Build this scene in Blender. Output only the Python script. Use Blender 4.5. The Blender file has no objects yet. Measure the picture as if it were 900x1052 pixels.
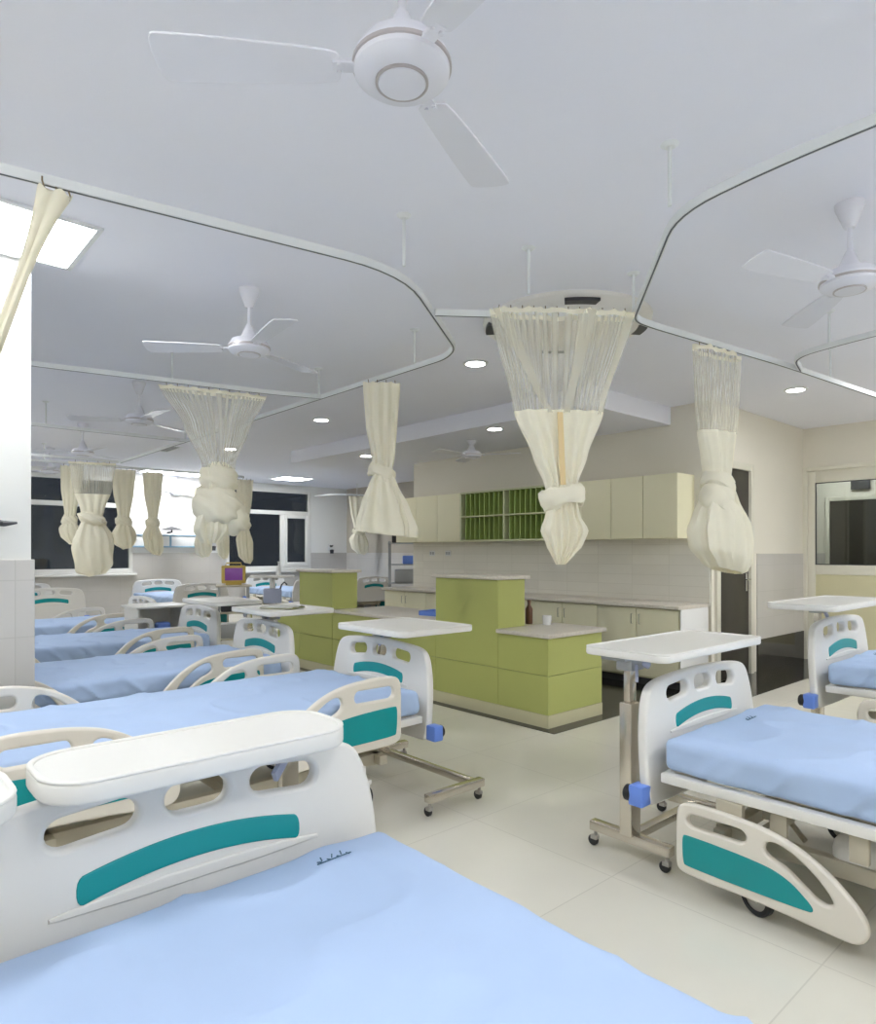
import bpy, bmesh, math, random
from mathutils import Vector, Matrix, noise
random.seed(7)
PI = math.pi
scene = bpy.context.scene
COL = scene.collection
H = 1.35; CEIL = 2.9; SOF = 2.71; TRZ = 2.645
FARY = 13.9

# ------------------------------------------------------------------ materials
def mat(name, c, rough=.5, metal=0., var=0., scale=8., bump=0., alpha=1., coat=0., emis=None, es=0., sheen=0., trans=0., spec=.5):
    m = bpy.data.materials.new(name); m.use_nodes = True
    nt = m.node_tree; b = nt.nodes['Principled BSDF']
    b.inputs['Base Color'].default_value = (*c, 1)
    b.inputs['Roughness'].default_value = rough
    b.inputs['Metallic'].default_value = metal
    b.inputs['Alpha'].default_value = alpha
    b.inputs['Coat Weight'].default_value = coat
    b.inputs['Specular IOR Level'].default_value = spec
    b.inputs['Transmission Weight'].default_value = trans
    if emis:
        b.inputs['Emission Color'].default_value = (*emis, 1); b.inputs['Emission Strength'].default_value = es
    tc = nt.nodes.new('ShaderNodeTexCoord')
    nz = nt.nodes.new('ShaderNodeTexNoise'); nz.inputs['Scale'].default_value = scale; nz.inputs['Detail'].default_value = 4
    nt.links.new(tc.outputs['Object'], nz.inputs['Vector'])
    if var:
        mx = nt.nodes.new('ShaderNodeMix'); mx.data_type = 'RGBA'
        mx.inputs[6].default_value = (*[v*(1-var) for v in c], 1); mx.inputs[7].default_value = (*[min(1, v*(1+var)) for v in c], 1)
        nt.links.new(nz.outputs['Fac'], mx.inputs[0]); nt.links.new(mx.outputs[2], b.inputs['Base Color'])
    if bump:
        bp = nt.nodes.new('ShaderNodeBump'); bp.inputs['Strength'].default_value = bump; bp.inputs['Distance'].default_value = .01
        nt.links.new(nz.outputs['Fac'], bp.inputs['Height']); nt.links.new(bp.outputs['Normal'], b.inputs['Normal'])
    return m

def tiles(name, c1, c2, joint, w, h, rough, axis='floor', mortar=.004, spec=.5, off=0.):
    m = mat(name, c1, rough, spec=spec); nt = m.node_tree; b = nt.nodes['Principled BSDF']
    geo = nt.nodes.new('ShaderNodeNewGeometry'); sp = nt.nodes.new('ShaderNodeSeparateXYZ'); cb = nt.nodes.new('ShaderNodeCombineXYZ')
    nt.links.new(geo.outputs['Position'], sp.inputs[0])
    if axis == 'floor':
        nt.links.new(sp.outputs['X'], cb.inputs['X']); nt.links.new(sp.outputs['Y'], cb.inputs['Y'])
    else:
        ad = nt.nodes.new('ShaderNodeMath'); ad.operation = 'ADD'
        nt.links.new(sp.outputs['X'], ad.inputs[0]); nt.links.new(sp.outputs['Y'], ad.inputs[1])
        nt.links.new(ad.outputs[0], cb.inputs['X']); nt.links.new(sp.outputs['Z'], cb.inputs['Y'])
    br = nt.nodes.new('ShaderNodeTexBrick'); br.offset = off; br.squash = 1
    br.inputs['Scale'].default_value = 1; br.inputs['Brick Width'].default_value = w; br.inputs['Row Height'].default_value = h
    br.inputs['Mortar Size'].default_value = mortar; br.inputs['Mortar Smooth'].default_value = .3
    br.inputs['Color1'].default_value = (*c1, 1); br.inputs['Color2'].default_value = (*c2, 1); br.inputs['Mortar'].default_value = (*joint, 1)
    nt.links.new(cb.outputs[0], br.inputs['Vector'])
    nz = nt.nodes.new('ShaderNodeTexNoise'); nz.inputs['Scale'].default_value = 1.6; nz.inputs['Detail'].default_value = 6
    nt.links.new(geo.outputs['Position'], nz.inputs['Vector'])
    mx = nt.nodes.new('ShaderNodeMix'); mx.data_type = 'RGBA'; mx.blend_type = 'MULTIPLY'; mx.inputs[0].default_value = 1
    rp = nt.nodes.new('ShaderNodeMapRange'); rp.inputs['To Min'].default_value = .9; rp.inputs['To Max'].default_value = 1.08
    nt.links.new(nz.outputs['Fac'], rp.inputs['Value'])
    nt.links.new(br.outputs['Color'], mx.inputs[6]); nt.links.new(rp.outputs[0], mx.inputs[7]); nt.links.new(mx.outputs[2], b.inputs['Base Color'])
    return m

M = dict(
 ceil=mat('ceiling_paint', (.87,.875,.945), .85, var=.02, scale=1.2),
 wall=mat('wall_paint', (.80,.76,.66), .6, var=.03, scale=2),
 wallw=mat('white_wall_paint', (.86,.86,.83), .55, var=.02, scale=2),
 tile=tiles('wall_tile', (.58,.555,.52), (.60,.575,.54), (.52,.50,.46), .6, .3, .3, 'wall', .003),
 splash=tiles('splash_tile', (.78,.75,.66), (.82,.79,.70), (.70,.67,.58), .45, .11, .28, 'wall', .003),
 floor=tiles('floor_tile', (.72,.69,.60), (.735,.705,.615), (.62,.59,.51), .8, .8, .2, 'floor', .003),
 granite=mat('black_granite', (.022,.020,.018), .12, var=.5, scale=60, spec=.6),
 plastic=mat('bed_plastic', (.78,.76,.72), .32, var=.015, scale=3),
 plasticb=mat('table_laminate', (.79,.775,.73), .3, var=.015, scale=3),
 cream=mat('rail_plastic', (.76,.71,.62), .34, var=.015, scale=3),
 teal=mat('teal_plastic', (.0,.29,.30), .35, var=.05, scale=6),
 sheet=mat('blue_sheet', (.425,.55,.775), .8, var=.05, scale=5, bump=.25),
 ink=mat('sheet_ink', (.05,.12,.20), .8, var=.2),
 bframe=mat('white_bed_frame', (.80,.78,.73), .4, var=.02),
 beige=mat('beige_steel', (.56,.51,.40), .42, metal=.25, var=.06, scale=6),
 steel=mat('brushed_steel', (.66,.61,.53), .2, metal=.9, var=.08, scale=20),
 blue=mat('blue_plastic', (.15,.28,.78), .35, var=.05),
 black=mat('black_rubber', (.015,.015,.017), .5, var=.2),
 hub=mat('grey_hub', (.42,.40,.37), .4, metal=.4, var=.05),
 lilac=mat('grey_knob', (.42,.46,.62), .4, var=.05),
 green=mat('green_laminate', (.47,.50,.155), .42, var=.03, scale=3),
 seam=mat('panel_seam', (.14,.16,.05), .7, var=.1),
 stone=mat('counter_stone', (.66,.61,.53), .3, var=.16, scale=45),
 kick=mat('cream_plinth', (.66,.62,.40), .45, var=.03),
 cab=mat('cream_cabinet', (.84,.80,.57), .42, var=.02, scale=2),
 rackg=mat('green_rack', (.16,.24,.06), .5, var=.08),
 rackw=mat('rack_edge', (.62,.64,.42), .5, var=.03),
 door=mat('dark_door', (.040,.035,.025), .42, var=.2, scale=12),
 frame=mat('door_frame_paint', (.74,.71,.60), .45, var=.02),
 wframe=mat('window_frame', (.82,.81,.77), .4, var=.02),
 chrome=mat('chrome', (.7,.7,.7), .15, metal=1., var=.02),
 fan=mat('fan_enamel', (.80,.80,.86), .3, var=.02, coat=.3),
 fanr=mat('fan_trim', (.50,.46,.46), .35, metal=.3, var=.05),
 track=mat('track_enamel', (.78,.80,.80), .4, var=.02),
 trackd=mat('track_groove', (.10,.11,.12), .6, var=.1),
 cloth=mat('cream_cloth', (.95,.91,.75), .85, var=.04, scale=10, bump=.2),
 strap=mat('amber_tape', (.80,.62,.33), .8, var=.05),
 hook=mat('bronze_hook', (.20,.15,.08), .4, metal=.6, var=.1),
 panel=mat('panel_diffuser', (1,1,1), .5, emis=(.95,.975,1.), es=9),
 down=mat('downlight_lens', (1,1,1), .5, emis=(1,.98,.93), es=16),
 grey=mat('grey_metal', (.42,.43,.44), .4, metal=.3, var=.05),
 dark=mat('dark_plastic', (.05,.05,.055), .45, var=.15),
 yellow=mat('yellow_plastic', (.62,.45,.10), .5, var=.05),
 purple=mat('screen_purple', (.10,.03,.16), .3, emis=(.35,.1,.45), es=.08),
 ltblue=mat('pale_blue_trim', (.28,.45,.60), .4, var=.05),
 brown=mat('brown_wood', (.16,.07,.03), .45, var=.2),
 paper=mat('paper', (.55,.55,.50), .8, var=.1),
 white=mat('white_gloss', (.85,.85,.84), .25, var=.01),
 night=mat('night_ground', (.012,.014,.012), .9, var=.4, scale=.7),
)
# cloth lets light through
nt = M['cloth'].node_tree; b = nt.nodes['Principled BSDF']; o = nt.nodes['Material Output']
tl = nt.nodes.new('ShaderNodeBsdfTranslucent'); tl.inputs[0].default_value = (.9,.84,.66,1)
ms = nt.nodes.new('ShaderNodeMixShader'); ms.inputs[0].default_value = .2
nt.links.new(b.outputs[0], ms.inputs[1]); nt.links.new(tl.outputs[0], ms.inputs[2]); nt.links.new(ms.outputs[0], o.inputs[0])
# net: fine vertical threads, partly open
def netmat():
    m = mat('curtain_net', (.95,.94,.84), .85); nt = m.node_tree; b = nt.nodes['Principled BSDF']; o = nt.nodes['Material Output']
    uv = nt.nodes.new('ShaderNodeUVMap'); sp = nt.nodes.new('ShaderNodeSeparateXYZ'); nt.links.new(uv.outputs[0], sp.inputs[0])
    mu = nt.nodes.new('ShaderNodeMath'); mu.operation = 'MULTIPLY'; mu.inputs[1].default_value = 2*PI*60
    si = nt.nodes.new('ShaderNodeMath'); si.operation = 'SINE'; nt.links.new(sp.outputs[0], mu.inputs[0]); nt.links.new(mu.outputs[0], si.inputs[0])
    mr = nt.nodes.new('ShaderNodeMapRange'); mr.inputs['From Min'].default_value = -1; mr.inputs['To Min'].default_value = .20; mr.inputs['To Max'].default_value = .36
    nt.links.new(si.outputs[0], mr.inputs['Value'])
    tr = nt.nodes.new('ShaderNodeBsdfTransparent'); tl = nt.nodes.new('ShaderNodeBsdfTranslucent'); tl.inputs[0].default_value = (.92,.87,.70,1)
    a = nt.nodes.new('ShaderNodeMixShader'); a.inputs[0].default_value = .5
    nt.links.new(b.outputs[0], a.inputs[1]); nt.links.new(tl.outputs[0], a.inputs[2])
    c = nt.nodes.new('ShaderNodeMixShader'); nt.links.new(mr.outputs[0], c.inputs[0]); nt.links.new(tr.outputs[0], c.inputs[1]); nt.links.new(a.outputs[0], c.inputs[2])
    nt.links.new(c.outputs[0], o.inputs[0]); return m
M['net'] = netmat()
M['wall_shaded'] = mat('shaded_recess_wall', (.50,.45,.37), .6, var=.05)  # darker wall colour carries the shade of the dim recess
def glassmat(name, tint, rough=.02, alpha=.25):
    m = mat(name, tint, rough); nt = m.node_tree; o = nt.nodes['Material Output']
    tr = nt.nodes.new('ShaderNodeBsdfTransparent'); tr.inputs[0].default_value = (.75,.78,.76,1)
    gl = nt.nodes.new('ShaderNodeBsdfGlossy'); gl.inputs['Roughness'].default_value = rough
    fr = nt.nodes.new('ShaderNodeFresnel'); fr.inputs[0].default_value = 1.5
    mx = nt.nodes.new('ShaderNodeMixShader'); nt.links.new(fr.outputs[0], mx.inputs[0]); nt.links.new(tr.outputs[0], mx.inputs[1]); nt.links.new(gl.outputs[0], mx.inputs[2])
    nt.links.new(mx.outputs[0], o.inputs[0]); return m
M['glass'] = glassmat('window_glass', (.5,.5,.5))

# ------------------------------------------------------------------ mesh helpers
def finish(bm, name, m, smooth=True):
    me = bpy.data.meshes.new(name); bm.normal_update(); bm.to_mesh(me); bm.free()
    for x in (m if isinstance(m, (list, tuple)) else [m]): me.materials.append(x)
    if smooth:
        for p in me.polygons: p.use_smooth = True
        me.set_sharp_from_angle(angle=math.radians(35))
    return me
def link(name, me, parent=None, loc=None, rot=None):
    o = bpy.data.objects.new(name, me); COL.objects.link(o)
    if parent: o.parent = parent
    if loc: o.location = loc
    if rot: o.rotation_euler = rot
    return o
def obj(name, bm, m, parent=None, smooth=True, **k):
    return link(name, finish(bm, name, m, smooth), parent, **k)
def thing(name, label, cat, loc=(0,0,0), rz=0, group=None):
    o = bpy.data.objects.new(name, None); o.empty_display_size = .1; COL.objects.link(o)
    o.location = loc; o.rotation_euler = (0,0,rz); o['label'] = label; o['category'] = cat
    if group: o['group'] = group
    return o
def tag(o, label, cat, group=None):
    o['label'] = label; o['category'] = cat
    if group: o['group'] = group
    return o
def struct(name, bm, m, smooth=False):
    o = obj(name, bm, m, smooth=smooth); o['kind'] = 'structure'; return o
def NB(): return bmesh.new()
def box(bm, x0, x1, y0, y1, z0, z1, bev=0, seg=2, mtx=None):
    r = bmesh.ops.create_cube(bm, size=1)
    T = Matrix.Translation(((x0+x1)/2,(y0+y1)/2,(z0+z1)/2)) @ Matrix.Diagonal((abs(x1-x0),abs(y1-y0),abs(z1-z0),1))
    bmesh.ops.transform(bm, matrix=T, verts=r['verts'])
    vs = r['verts']
    if bev:
        es = list({e for v in vs for e in v.link_edges})
        rr = bmesh.ops.bevel(bm, geom=es, offset=bev, segments=seg, profile=.5, affect='EDGES')
        vs = list({v for f in rr['faces'] for v in f.verts} | {v for v in vs if v.is_valid})
    if mtx is not None: bmesh.ops.transform(bm, matrix=mtx, verts=vs)
    return vs
def bar(bm, a, b, w, h=None, r=False, seg=12, r2=None):
    """box bar or round tube between two points"""
    a = Vector(a); b = Vector(b); d = b-a; L = d.length
    q = d.to_track_quat('Z', 'Y').to_matrix().to_4x4()
    T = Matrix.Translation((a+b)/2) @ q
    if r:
        bmesh.ops.create_cone(bm, cap_ends=True, segments=seg, radius1=w, radius2=w if r2 is None else r2, depth=L, matrix=T)
    else:
        c = bmesh.ops.create_cube(bm, size=1)
        bmesh.ops.transform(bm, matrix=T @ Matrix.Diagonal((w, h or w, L, 1)), verts=c['verts'])
def lathe(bm, prof, c=(0,0,0), seg=32, mtx=None):
    ringlike = prof[0][0] > .0125 and prof[-1][0] > .0125
    rings = []
    for r, z in prof:
        rings.append([bm.verts.new((c[0]+r*math.cos(2*PI*k/seg), c[1]+r*math.sin(2*PI*k/seg), c[2]+z)) for k in range(seg)])
    for a, b in zip(rings, rings[1:]):
        for k in range(seg):
            bm.faces.new((a[k], a[(k+1)%seg], b[(k+1)%seg], b[k]))
    if ringlike:
        for k in range(seg): bm.faces.new((rings[-1][k], rings[-1][(k+1)%seg], rings[0][(k+1)%seg], rings[0][k]))
    else:
        for rg, fl in ((rings[0], True), (rings[-1], False)): bm.faces.new(rg[::-1] if fl else rg)
    if mtx is not None: bmesh.ops.transform(bm, matrix=mtx, verts=[v for r in rings for v in r])
def tube(bm, pts, r, seg=10):
    pts = [Vector(p) for p in pts]; rings = []
    for i, p in enumerate(pts):
        t = (pts[min(i+1,len(pts)-1)]-pts[max(i-1,0)]).normalized()
        up = Vector((0,0,1)) if abs(t.z) < .95 else Vector((1,0,0))
        s = t.cross(up).normalized(); u = s.cross(t)
        rr = r[i] if isinstance(r, (list,tuple)) else r
        rings.append([bm.verts.new(p + s*rr*math.cos(2*PI*k/seg) + u*rr*math.sin(2*PI*k/seg)) for k in range(seg)])
    for a, b in zip(rings, rings[1:]):
        for k in range(seg): bm.faces.new((a[k], a[(k+1)%seg], b[(k+1)%seg], b[k]))
    bm.faces.new(rings[0][::-1]); bm.faces.new(rings[-1])
def chaikin(p, n=3):
    for _ in range(n):
        q = []
        for i in range(len(p)):
            a, b = p[i], p[(i+1)%len(p)]
            q += [(a[0]*.75+b[0]*.25, a[1]*.75+b[1]*.25), (a[0]*.25+b[0]*.75, a[1]*.25+b[1]*.75)]
        p = q
    return p
def plate(outer, holes, th, bev=.006):
    """2D outlines (x,y) -> extruded plate mesh, centred in z"""
    cu = bpy.data.curves.new('tmp', 'CURVE'); cu.dimensions = '2D'; cu.fill_mode = 'BOTH'
    cu.extrude = th/2-bev; cu.bevel_depth = bev; cu.bevel_resolution = 2; cu.offset = -bev
    for pts in [outer]+list(holes):
        s = cu.splines.new('POLY'); s.points.add(len(pts)-1); s.use_cyclic_u = True
        for q, (x, y) in zip(s.points, pts): q.co = (x, y, 0, 1)
    o = bpy.data.objects.new('tmp', cu); COL.objects.link(o)
    dg = bpy.context.evaluated_depsgraph_get(); me = bpy.data.meshes.new_from_object(o.evaluated_get(dg))
    bpy.data.objects.remove(o); bpy.data.curves.remove(cu)
    return me
def plate_bm(bm, outer, holes, th, mtx, bev=.006):
    me = plate(outer, holes, th, bev); me.transform(mtx); me.materials.clear(); bm.from_mesh(me); bpy.data.meshes.remove(me)
def stad(cx, cy, hw, hh, rot=0, n=10):
    """rounded slot outline"""
    pts = []
    for k in range(n+1):
        a = -PI/2+PI*k/n; pts.append((hw-hh+hh*math.cos(a), hh*math.sin(a)))
    for k in range(n+1):
        a = PI/2+PI*k/n; pts.append((-(hw-hh)+hh*math.cos(a), hh*math.sin(a)))
    c, s = math.cos(rot), math.sin(rot)
    return [(cx+x*c-y*s, cy+x*s+y*c) for x, y in pts]
def rrect(x0, x1, y0, y1, r, n=6):
    p = []
    for cx, cy, a0 in ((x1-r,y1-r,0),(x0+r,y1-r,PI/2),(x0+r,y0+r,PI),(x1-r,y0+r,1.5*PI)):
        for k in range(n+1): p.append((cx+r*math.cos(a0+PI/2*k/n), cy+r*math.sin(a0+PI/2*k/n)))
    return p
def roundbox(bm, dims, r, n, c=(0,0,0), disp=None):
    """box with round edges and a dense grid on each face"""
    base = set(bm.verts)
    nx, ny, nz = n; a, b_, c_ = dims
    def face(u, v, o, nu, nv):
        g = [[bm.verts.new(Vector(o)+Vector(u)*i/nu+Vector(v)*j/nv) for j in range(nv+1)] for i in range(nu+1)]
        for i in range(nu):
            for j in range(nv): bm.faces.new((g[i][j], g[i+1][j], g[i+1][j+1], g[i][j+1]))
    face((2*a,0,0),(0,2*b_,0),(-a,-b_,c_),nx,ny); face((0,2*b_,0),(2*a,0,0),(-a,-b_,-c_),ny,nx)
    face((2*a,0,0),(0,0,2*c_),(-a,-b_,-c_),nx,nz); face((0,0,2*c_),(2*a,0,0),(-a,b_,-c_),nz,nx)
    face((0,0,2*c_),(0,2*b_,0),(-a,-b_,-c_),nz,ny); face((0,2*b_,0),(0,0,2*c_),(a,-b_,-c_),ny,nz)
    new = [v for v in bm.verts if v not in base]
    bmesh.ops.remove_doubles(bm, verts=new, dist=1e-5)
    for v in bm.verts:
        if v in base: continue
        p = v.co; q = Vector((max(-a+r,min(a-r,p.x)), max(-b_+r,min(b_-r,p.y)), max(-c_+r,min(c_-r,p.z))))
        d = p-q
        if d.length > 1e-9: p = q + d.normalized()*r
        if disp: p = disp(p)
        v.co = p + Vector(c)
CACHE = {}
def cached(key, fn):
    if key not in CACHE: CACHE[key] = fn()
    return CACHE[key]
XZ = Matrix.Rotation(PI/2, 4, 'X')          # plate xy -> world xz
YZ = Matrix(((0,0,1,0),(1,0,0,0),(0,1,0,0),(0,0,0,1)))   # plate x->y, y->z, z->x

# ------------------------------------------------------------------ setting
XL, XR, YB = -1.3, 9.1, -3.2
bm = NB(); box(bm, XL-.2, 11.2, YB-.2, FARY+.2, -.1, 0); struct('floor', bm, M['floor'])
bm = NB(); box(bm, XL-.2, 11.2, YB-.2, FARY+.2, CEIL, CEIL+.1); struct('ceiling', bm, M['ceil'])
bm = NB(); box(bm, 5.2, 6.65, 3.7, 9.2, SOF, CEIL-.001); struct('trim_1', bm, M['ceil'])          # dropped ceiling
bm = NB(); box(bm, 3.95, 6.65, 3.13, 8.0, .0005, .004); box(bm, 6.05, XR, 2.71, 3.25, .0005, .0038); struct('trim_2', bm, M['granite'])   # granite inlay
bm = NB(); box(bm, XL-.2, XL, YB, FARY, 0, CEIL); struct('wall_left', bm, M['wallw'])
bm = NB(); box(bm, XL, XR, YB-.2, YB, 0, CEIL); struct('wall_rear', bm, M['wallw'])
bm = NB(); box(bm, 6.65, 6.8, 3.4, 8.0, 0, CEIL); box(bm, 6.8, 9.4, 7.85, 8.0, 0, CEIL); struct('wall_cabinet', bm, M['wall'])
bm = NB(); box(bm, 9.4, 9.55, 7.85, FARY, 0, CEIL); struct('wall_recess', bm, M['wall_shaded'])
bm = NB()  # wall with dark door
box(bm, 6.65, 6.72, 3.25, 3.4, 0, CEIL); box(bm, 6.72, 7.6, 3.25, 3.4, 2.28, CEIL); box(bm, 7.6, XR+.15, 3.25, 3.4, 0, CEIL)
struct('wall_door', bm, M['wall'])
bm = NB()  # right wall with glazed door
D2a, D2b, D2t = 2.33, 3.20, 2.36
box(bm, XR, XR+.15, D2b, 3.25, 0, CEIL); box(bm, XR, XR+.15, D2a, D2b, D2t, CEIL); box(bm, XR, XR+.15, YB, D2a, 0, CEIL)
struct('wall_right', bm, M['wall'])
bm = NB(); box(bm, 11.0, 11.1, -1, 6, 0, CEIL); box(bm, XR+.15, 11.0, 5.9, 6.0, 0, CEIL); box(bm, XR+.15, 11.0, -1.0, -.9, 0, CEIL); struct('wall_corridor', bm, M['wall'])
bm = NB(); box(bm, 10.985, 11.0, -.9, 5.9, 0, 1.33); struct('trim_3', bm, M['tile'])
# far wall with two windows
W1 = (.9, 4.34); W2 = (6.27, 8.37); WS, WT, WTR = .93, 2.76, 2.25
bm = NB()
for a, b2 in ((XL, W1[0]), (W1[1], W2[0]), (W2[1], 9.4)): box(bm, a, b2, FARY, FARY+.2, 0, CEIL)
for a, b2 in (W1, W2): box(bm, a, b2, FARY, FARY+.2, 0, WS); box(bm, a, b2, FARY, FARY+.2, WT, CEIL)
struct('wall_far', bm, M['wallw'])
# tiled dado
n = 4
def dado(x0,x1,y0,y1,z1=1.33,z0=0, m='tile'):
    global n
    bm = NB(); box(bm, x0,x1,y0,y1,z0,z1); struct('trim_%d' % n, bm, M[m]); n += 1
dado(XL, W1[0], FARY-.012, FARY); dado(W1[0], W1[1], FARY-.012, FARY, WS-.02); dado(W1[1], W2[0], FARY-.012, FARY); dado(W2[0], W2[1], FARY-.012, FARY, WS-.02); dado(W2[1], 9.4, FARY-.012, FARY)
dado(9.388, 9.4, 8.0, FARY-.012); dado(XL, XL+.012, YB, FARY-.012)
dado(7.72, XR, 3.238, 3.25, 1.33, .36); dado(7.72, XR-.012, 3.232, 3.25, .36, 0, 'granite')
dado(XR-.012, XR, YB, D2a-.07); dado(6.638, 6.65, 3.262, 8.0, 1.5, .8, 'splash')
M['col'] = mat('column_paint', (.70,.70,.67), .55, var=.02)
# column (short tiled pillar)
bm = NB(); box(bm, .15, .77, 4.12, 4.27, 0, CEIL-.001); box(bm, .135, .785, 4.105, 4.285, 0, 1.31, .004); struct('wall_column', bm, [M['col'], M['tile']])
o = bpy.data.objects['wall_column']
for p in o.data.polygons:
    zs = [o.data.vertices[v].co.z for v in p.vertices]; xs = [o.data.vertices[v].co.x for v in p.vertices]
    if max(zs) < 1.32 and (min(xs) < .149 or max(xs) > .771): p.material_index = 1

# doors
def framebox(bm, axis, a, b2, z1, t, p0, p1):
    for s0, s1, q0, q1 in ((a-t, a, 0, z1+t), (b2, b2+t, 0, z1+t), (a, b2, z1, z1+t)):
        if q0 == z1: s0, s1 = s0+.0005, s1-.0005
        elif True: q1 = z1+t
        if axis == 'x': box(bm, s0, s1, p0, p1, q0, q1, .004)
        else: box(bm, p0, p1, s0, s1, q0, q1, .004)
d1 = thing('door_1', 'dark brown flush door in a cream frame beside the wall cabinets', 'door', (7.1, 3.25, 0)); d1['kind'] = 'structure'
bm = NB(); framebox(bm, 'x', -.3, .42, 2.24, .08, -.03, .1); obj('door_frame', bm, M['frame'], d1)
bm = NB(); box(bm, -.3, .42, .0, .04, .005, 2.24, .003); obj('door_leaf', bm, M['door'], d1)
bm = NB(); box(bm, .33, .37, -.01, 0, .92, 1.12, .003); tube(bm, [(.35,-.005,1.05),(.35,-.05,1.05),(.24,-.055,1.05)], .009); obj('door_handle', bm, M['chrome'], d1)
d2 = thing('door_2', 'cream framed door with a tall glass pane and pale green lower panel', 'door', (XR, 0, 0)); d2['kind'] = 'structure'
bm = NB(); framebox(bm, 'y', D2a, D2b, D2t, .05, -.03, .13); obj('door_frame', bm, M['frame'], d2)
bm = NB()
for a in ((D2a, D2a+.11, 0, D2t), (D2b-.09, D2b, 0, D2t), (D2a+.11, D2b-.09, D2t-.15, D2t), (D2a+.11, D2b-.09, 1.07, 1.19), (D2a+.11, D2b-.09, 0, .16)): box(bm, 0, .045, a[0], a[1], a[2], a[3], .003)
obj('door_leaf', bm, M['frame'], d2)
bm = NB(); box(bm, .015, .03, D2a+.1, D2b-.08, 1.18, D2t-.14); obj('glass_pane', bm, M['glass'], d2)
bm = NB(); box(bm, .012, .032, D2a+.1, D2b-.08, .15, 1.08); obj('lower_panel', bm, M['kick'], d2)
bm = NB()
for s in ((D2a+.11, D2a+.12, 1.2, D2t-.16), (D2b-.1, D2b-.09, 1.2, D2t-.16), (D2a+.11, D2b-.09, 1.19, 1.2), (D2a+.11, D2b-.09, D2t-.16, D2t-.15)): box(bm, -.003, .015, *s)
obj('gasket', bm, M['dark'], d2)
d3 = thing('door_3', 'dark door in the corridor seen through the glass pane', 'door', (10.98, 3.15, 0)); d3['kind'] = 'structure'
bm = NB(); framebox(bm, 'y', -.4, .4, 2.1, .06, -.03, 0); obj('door_frame', bm, M['frame'], d3)
bm = NB(); box(bm, -.02, 0, -.4, .4, 0, 2.1); obj('door_leaf', bm, M['door'], d3)
bm = NB(); box(bm, -.03, 0, -.12, .12, 2.25, 2.4, .004); obj('sign_plate', bm, M['dark'], d3)

# windows
def window(k, x0, x1, mull, cas=None):
    w = thing('window_%d' % k, 'wide dark night window with white frame, %s' % ('left of the bright wall panel' if k == 1 else 'right of the bright wall panel'), 'window', ((x0+x1)/2, FARY, 0)); w['kind'] = 'structure'
    cx = (x0+x1)/2; bm = NB(); t = .07
    for a in ((x0,x0+t,WS,WT),(x1-t,x1,WS,WT),(x0+t,x1-t,WS,WS+.1),(x0+t,x1-t,WT-.05,WT),(x0+t,x1-t,WTR-.045,WTR+.045)): box(bm, a[0]-cx, a[1]-cx, -.02, .06, a[2], a[3], .004)
    for m_ in mull: box(bm, m_-.05-cx, m_+.05-cx, -.018, .058, WS+.1, WTR-.045, .004)
    if cas: 
        a, c = cas
        for q in ((a,a+.07,WS+.1,WTR-.045),(c-.07,c,WS+.1,WTR-.045),(a+.07,c-.07,WS+.1,WS+.18),(a+.07,c-.07,WTR-.12,WTR-.045)): box(bm, q[0]-cx, q[1]-cx, -.035, .04, q[2], q[3], .004)
    obj('window_frame', bm, M['wframe'], w)
    bm = NB(); box(bm, x0+t-cx, x1-t-cx, .015, .022, WS+.1, WT-.05); obj('window_pane', bm, M['glass'], w)
    bm = NB(); box(bm, x0-.06-cx, x1+.06-cx, -.1, 0, WS-.04, WS, .006); obj('window_sill', bm, M['wframe'], w)
window(1, W1[0], W1[1], [2.1, 3.72]); window(2, W2[0], W2[1], [7.62], (7.67, 8.3))
bm = NB(); box(bm, -6, 18, FARY+.2, FARY+14, -.6, -.5); struct('trim_40', bm, M['night'])

# ------------------------------------------------------------------ ceiling lights
def panel(x0, x1, y0, y1, label, grp=None):
    cx, cy = (x0+x1)/2, (y0+y1)/2
    t = thing('ceiling_panel_light', label, 'ceiling light', (cx, cy, CEIL), 0, grp)
    hx, hy = (x1-x0)/2, (y1-y0)/2; bm = NB()
    for a in ((-hx,hx,-hy,-hy+.025),(-hx,hx,hy-.025,hy),(-hx,-hx+.025,-hy+.025,hy-.025),(hx-.025,hx,-hy+.025,hy-.025)): box(bm, *a, -.014, -.0005)
    obj('light_frame', bm, M['track'], t)
    bm = NB(); box(bm, -hx+.02, hx-.02, -hy+.02, hy-.02, -.010, -.002); obj('diffuser', bm, M['panel'], t)
panel(.32, .95, 3.46, 4.08, 'square white panel light glowing beside the column top')
panel(6.8, 7.5, 12.3, 12.95, 'bright panel light in front of the right night window')
panel(4.3, 5.5, 12.9, 13.5, 'bright panel light over the wall between the windows')
for x, y in ((.6,-.6),(2.9,-.9),(5.2,-.6),(7.4,-.3),(.3,7.2),(1.2,9.7),(.0,12.4),(2.9,-2.6),(7.2,1.3),(-.7,1.6),(10.1,3.2)):  # unseen panels added to fill the room and corridor with light
    panel(x-.31, x+.31, y-.31, y+.31, 'added square ceiling panel light, unseen, for even fill light', 'added square panel lights out of view')
def down(x, y, z, label):
    t = thing('downlight', label, 'ceiling light', (x, y, z), 0)
    bm = NB(); lathe(bm, [(.078,-.001),(.105,-.001),(.105,-.008),(.078,-.012)], seg=32)
    obj('trim_ring', bm, M['track'], t)
    bm = NB(); lathe(bm, [(.0,-.002),(.08,-.002),(.08,-.009),(.0,-.011)], seg=32); obj('lens', bm, M['down'], t)
down(3.9, 3.9, CEIL, 'round downlight just left of the large central curtain')
down(4.22, 6.77, CEIL, 'round downlight left of the curtain by the station')
down(5.40, 5.1, SOF, 'round downlight on the dropped ceiling edge beside the central curtain')
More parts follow.
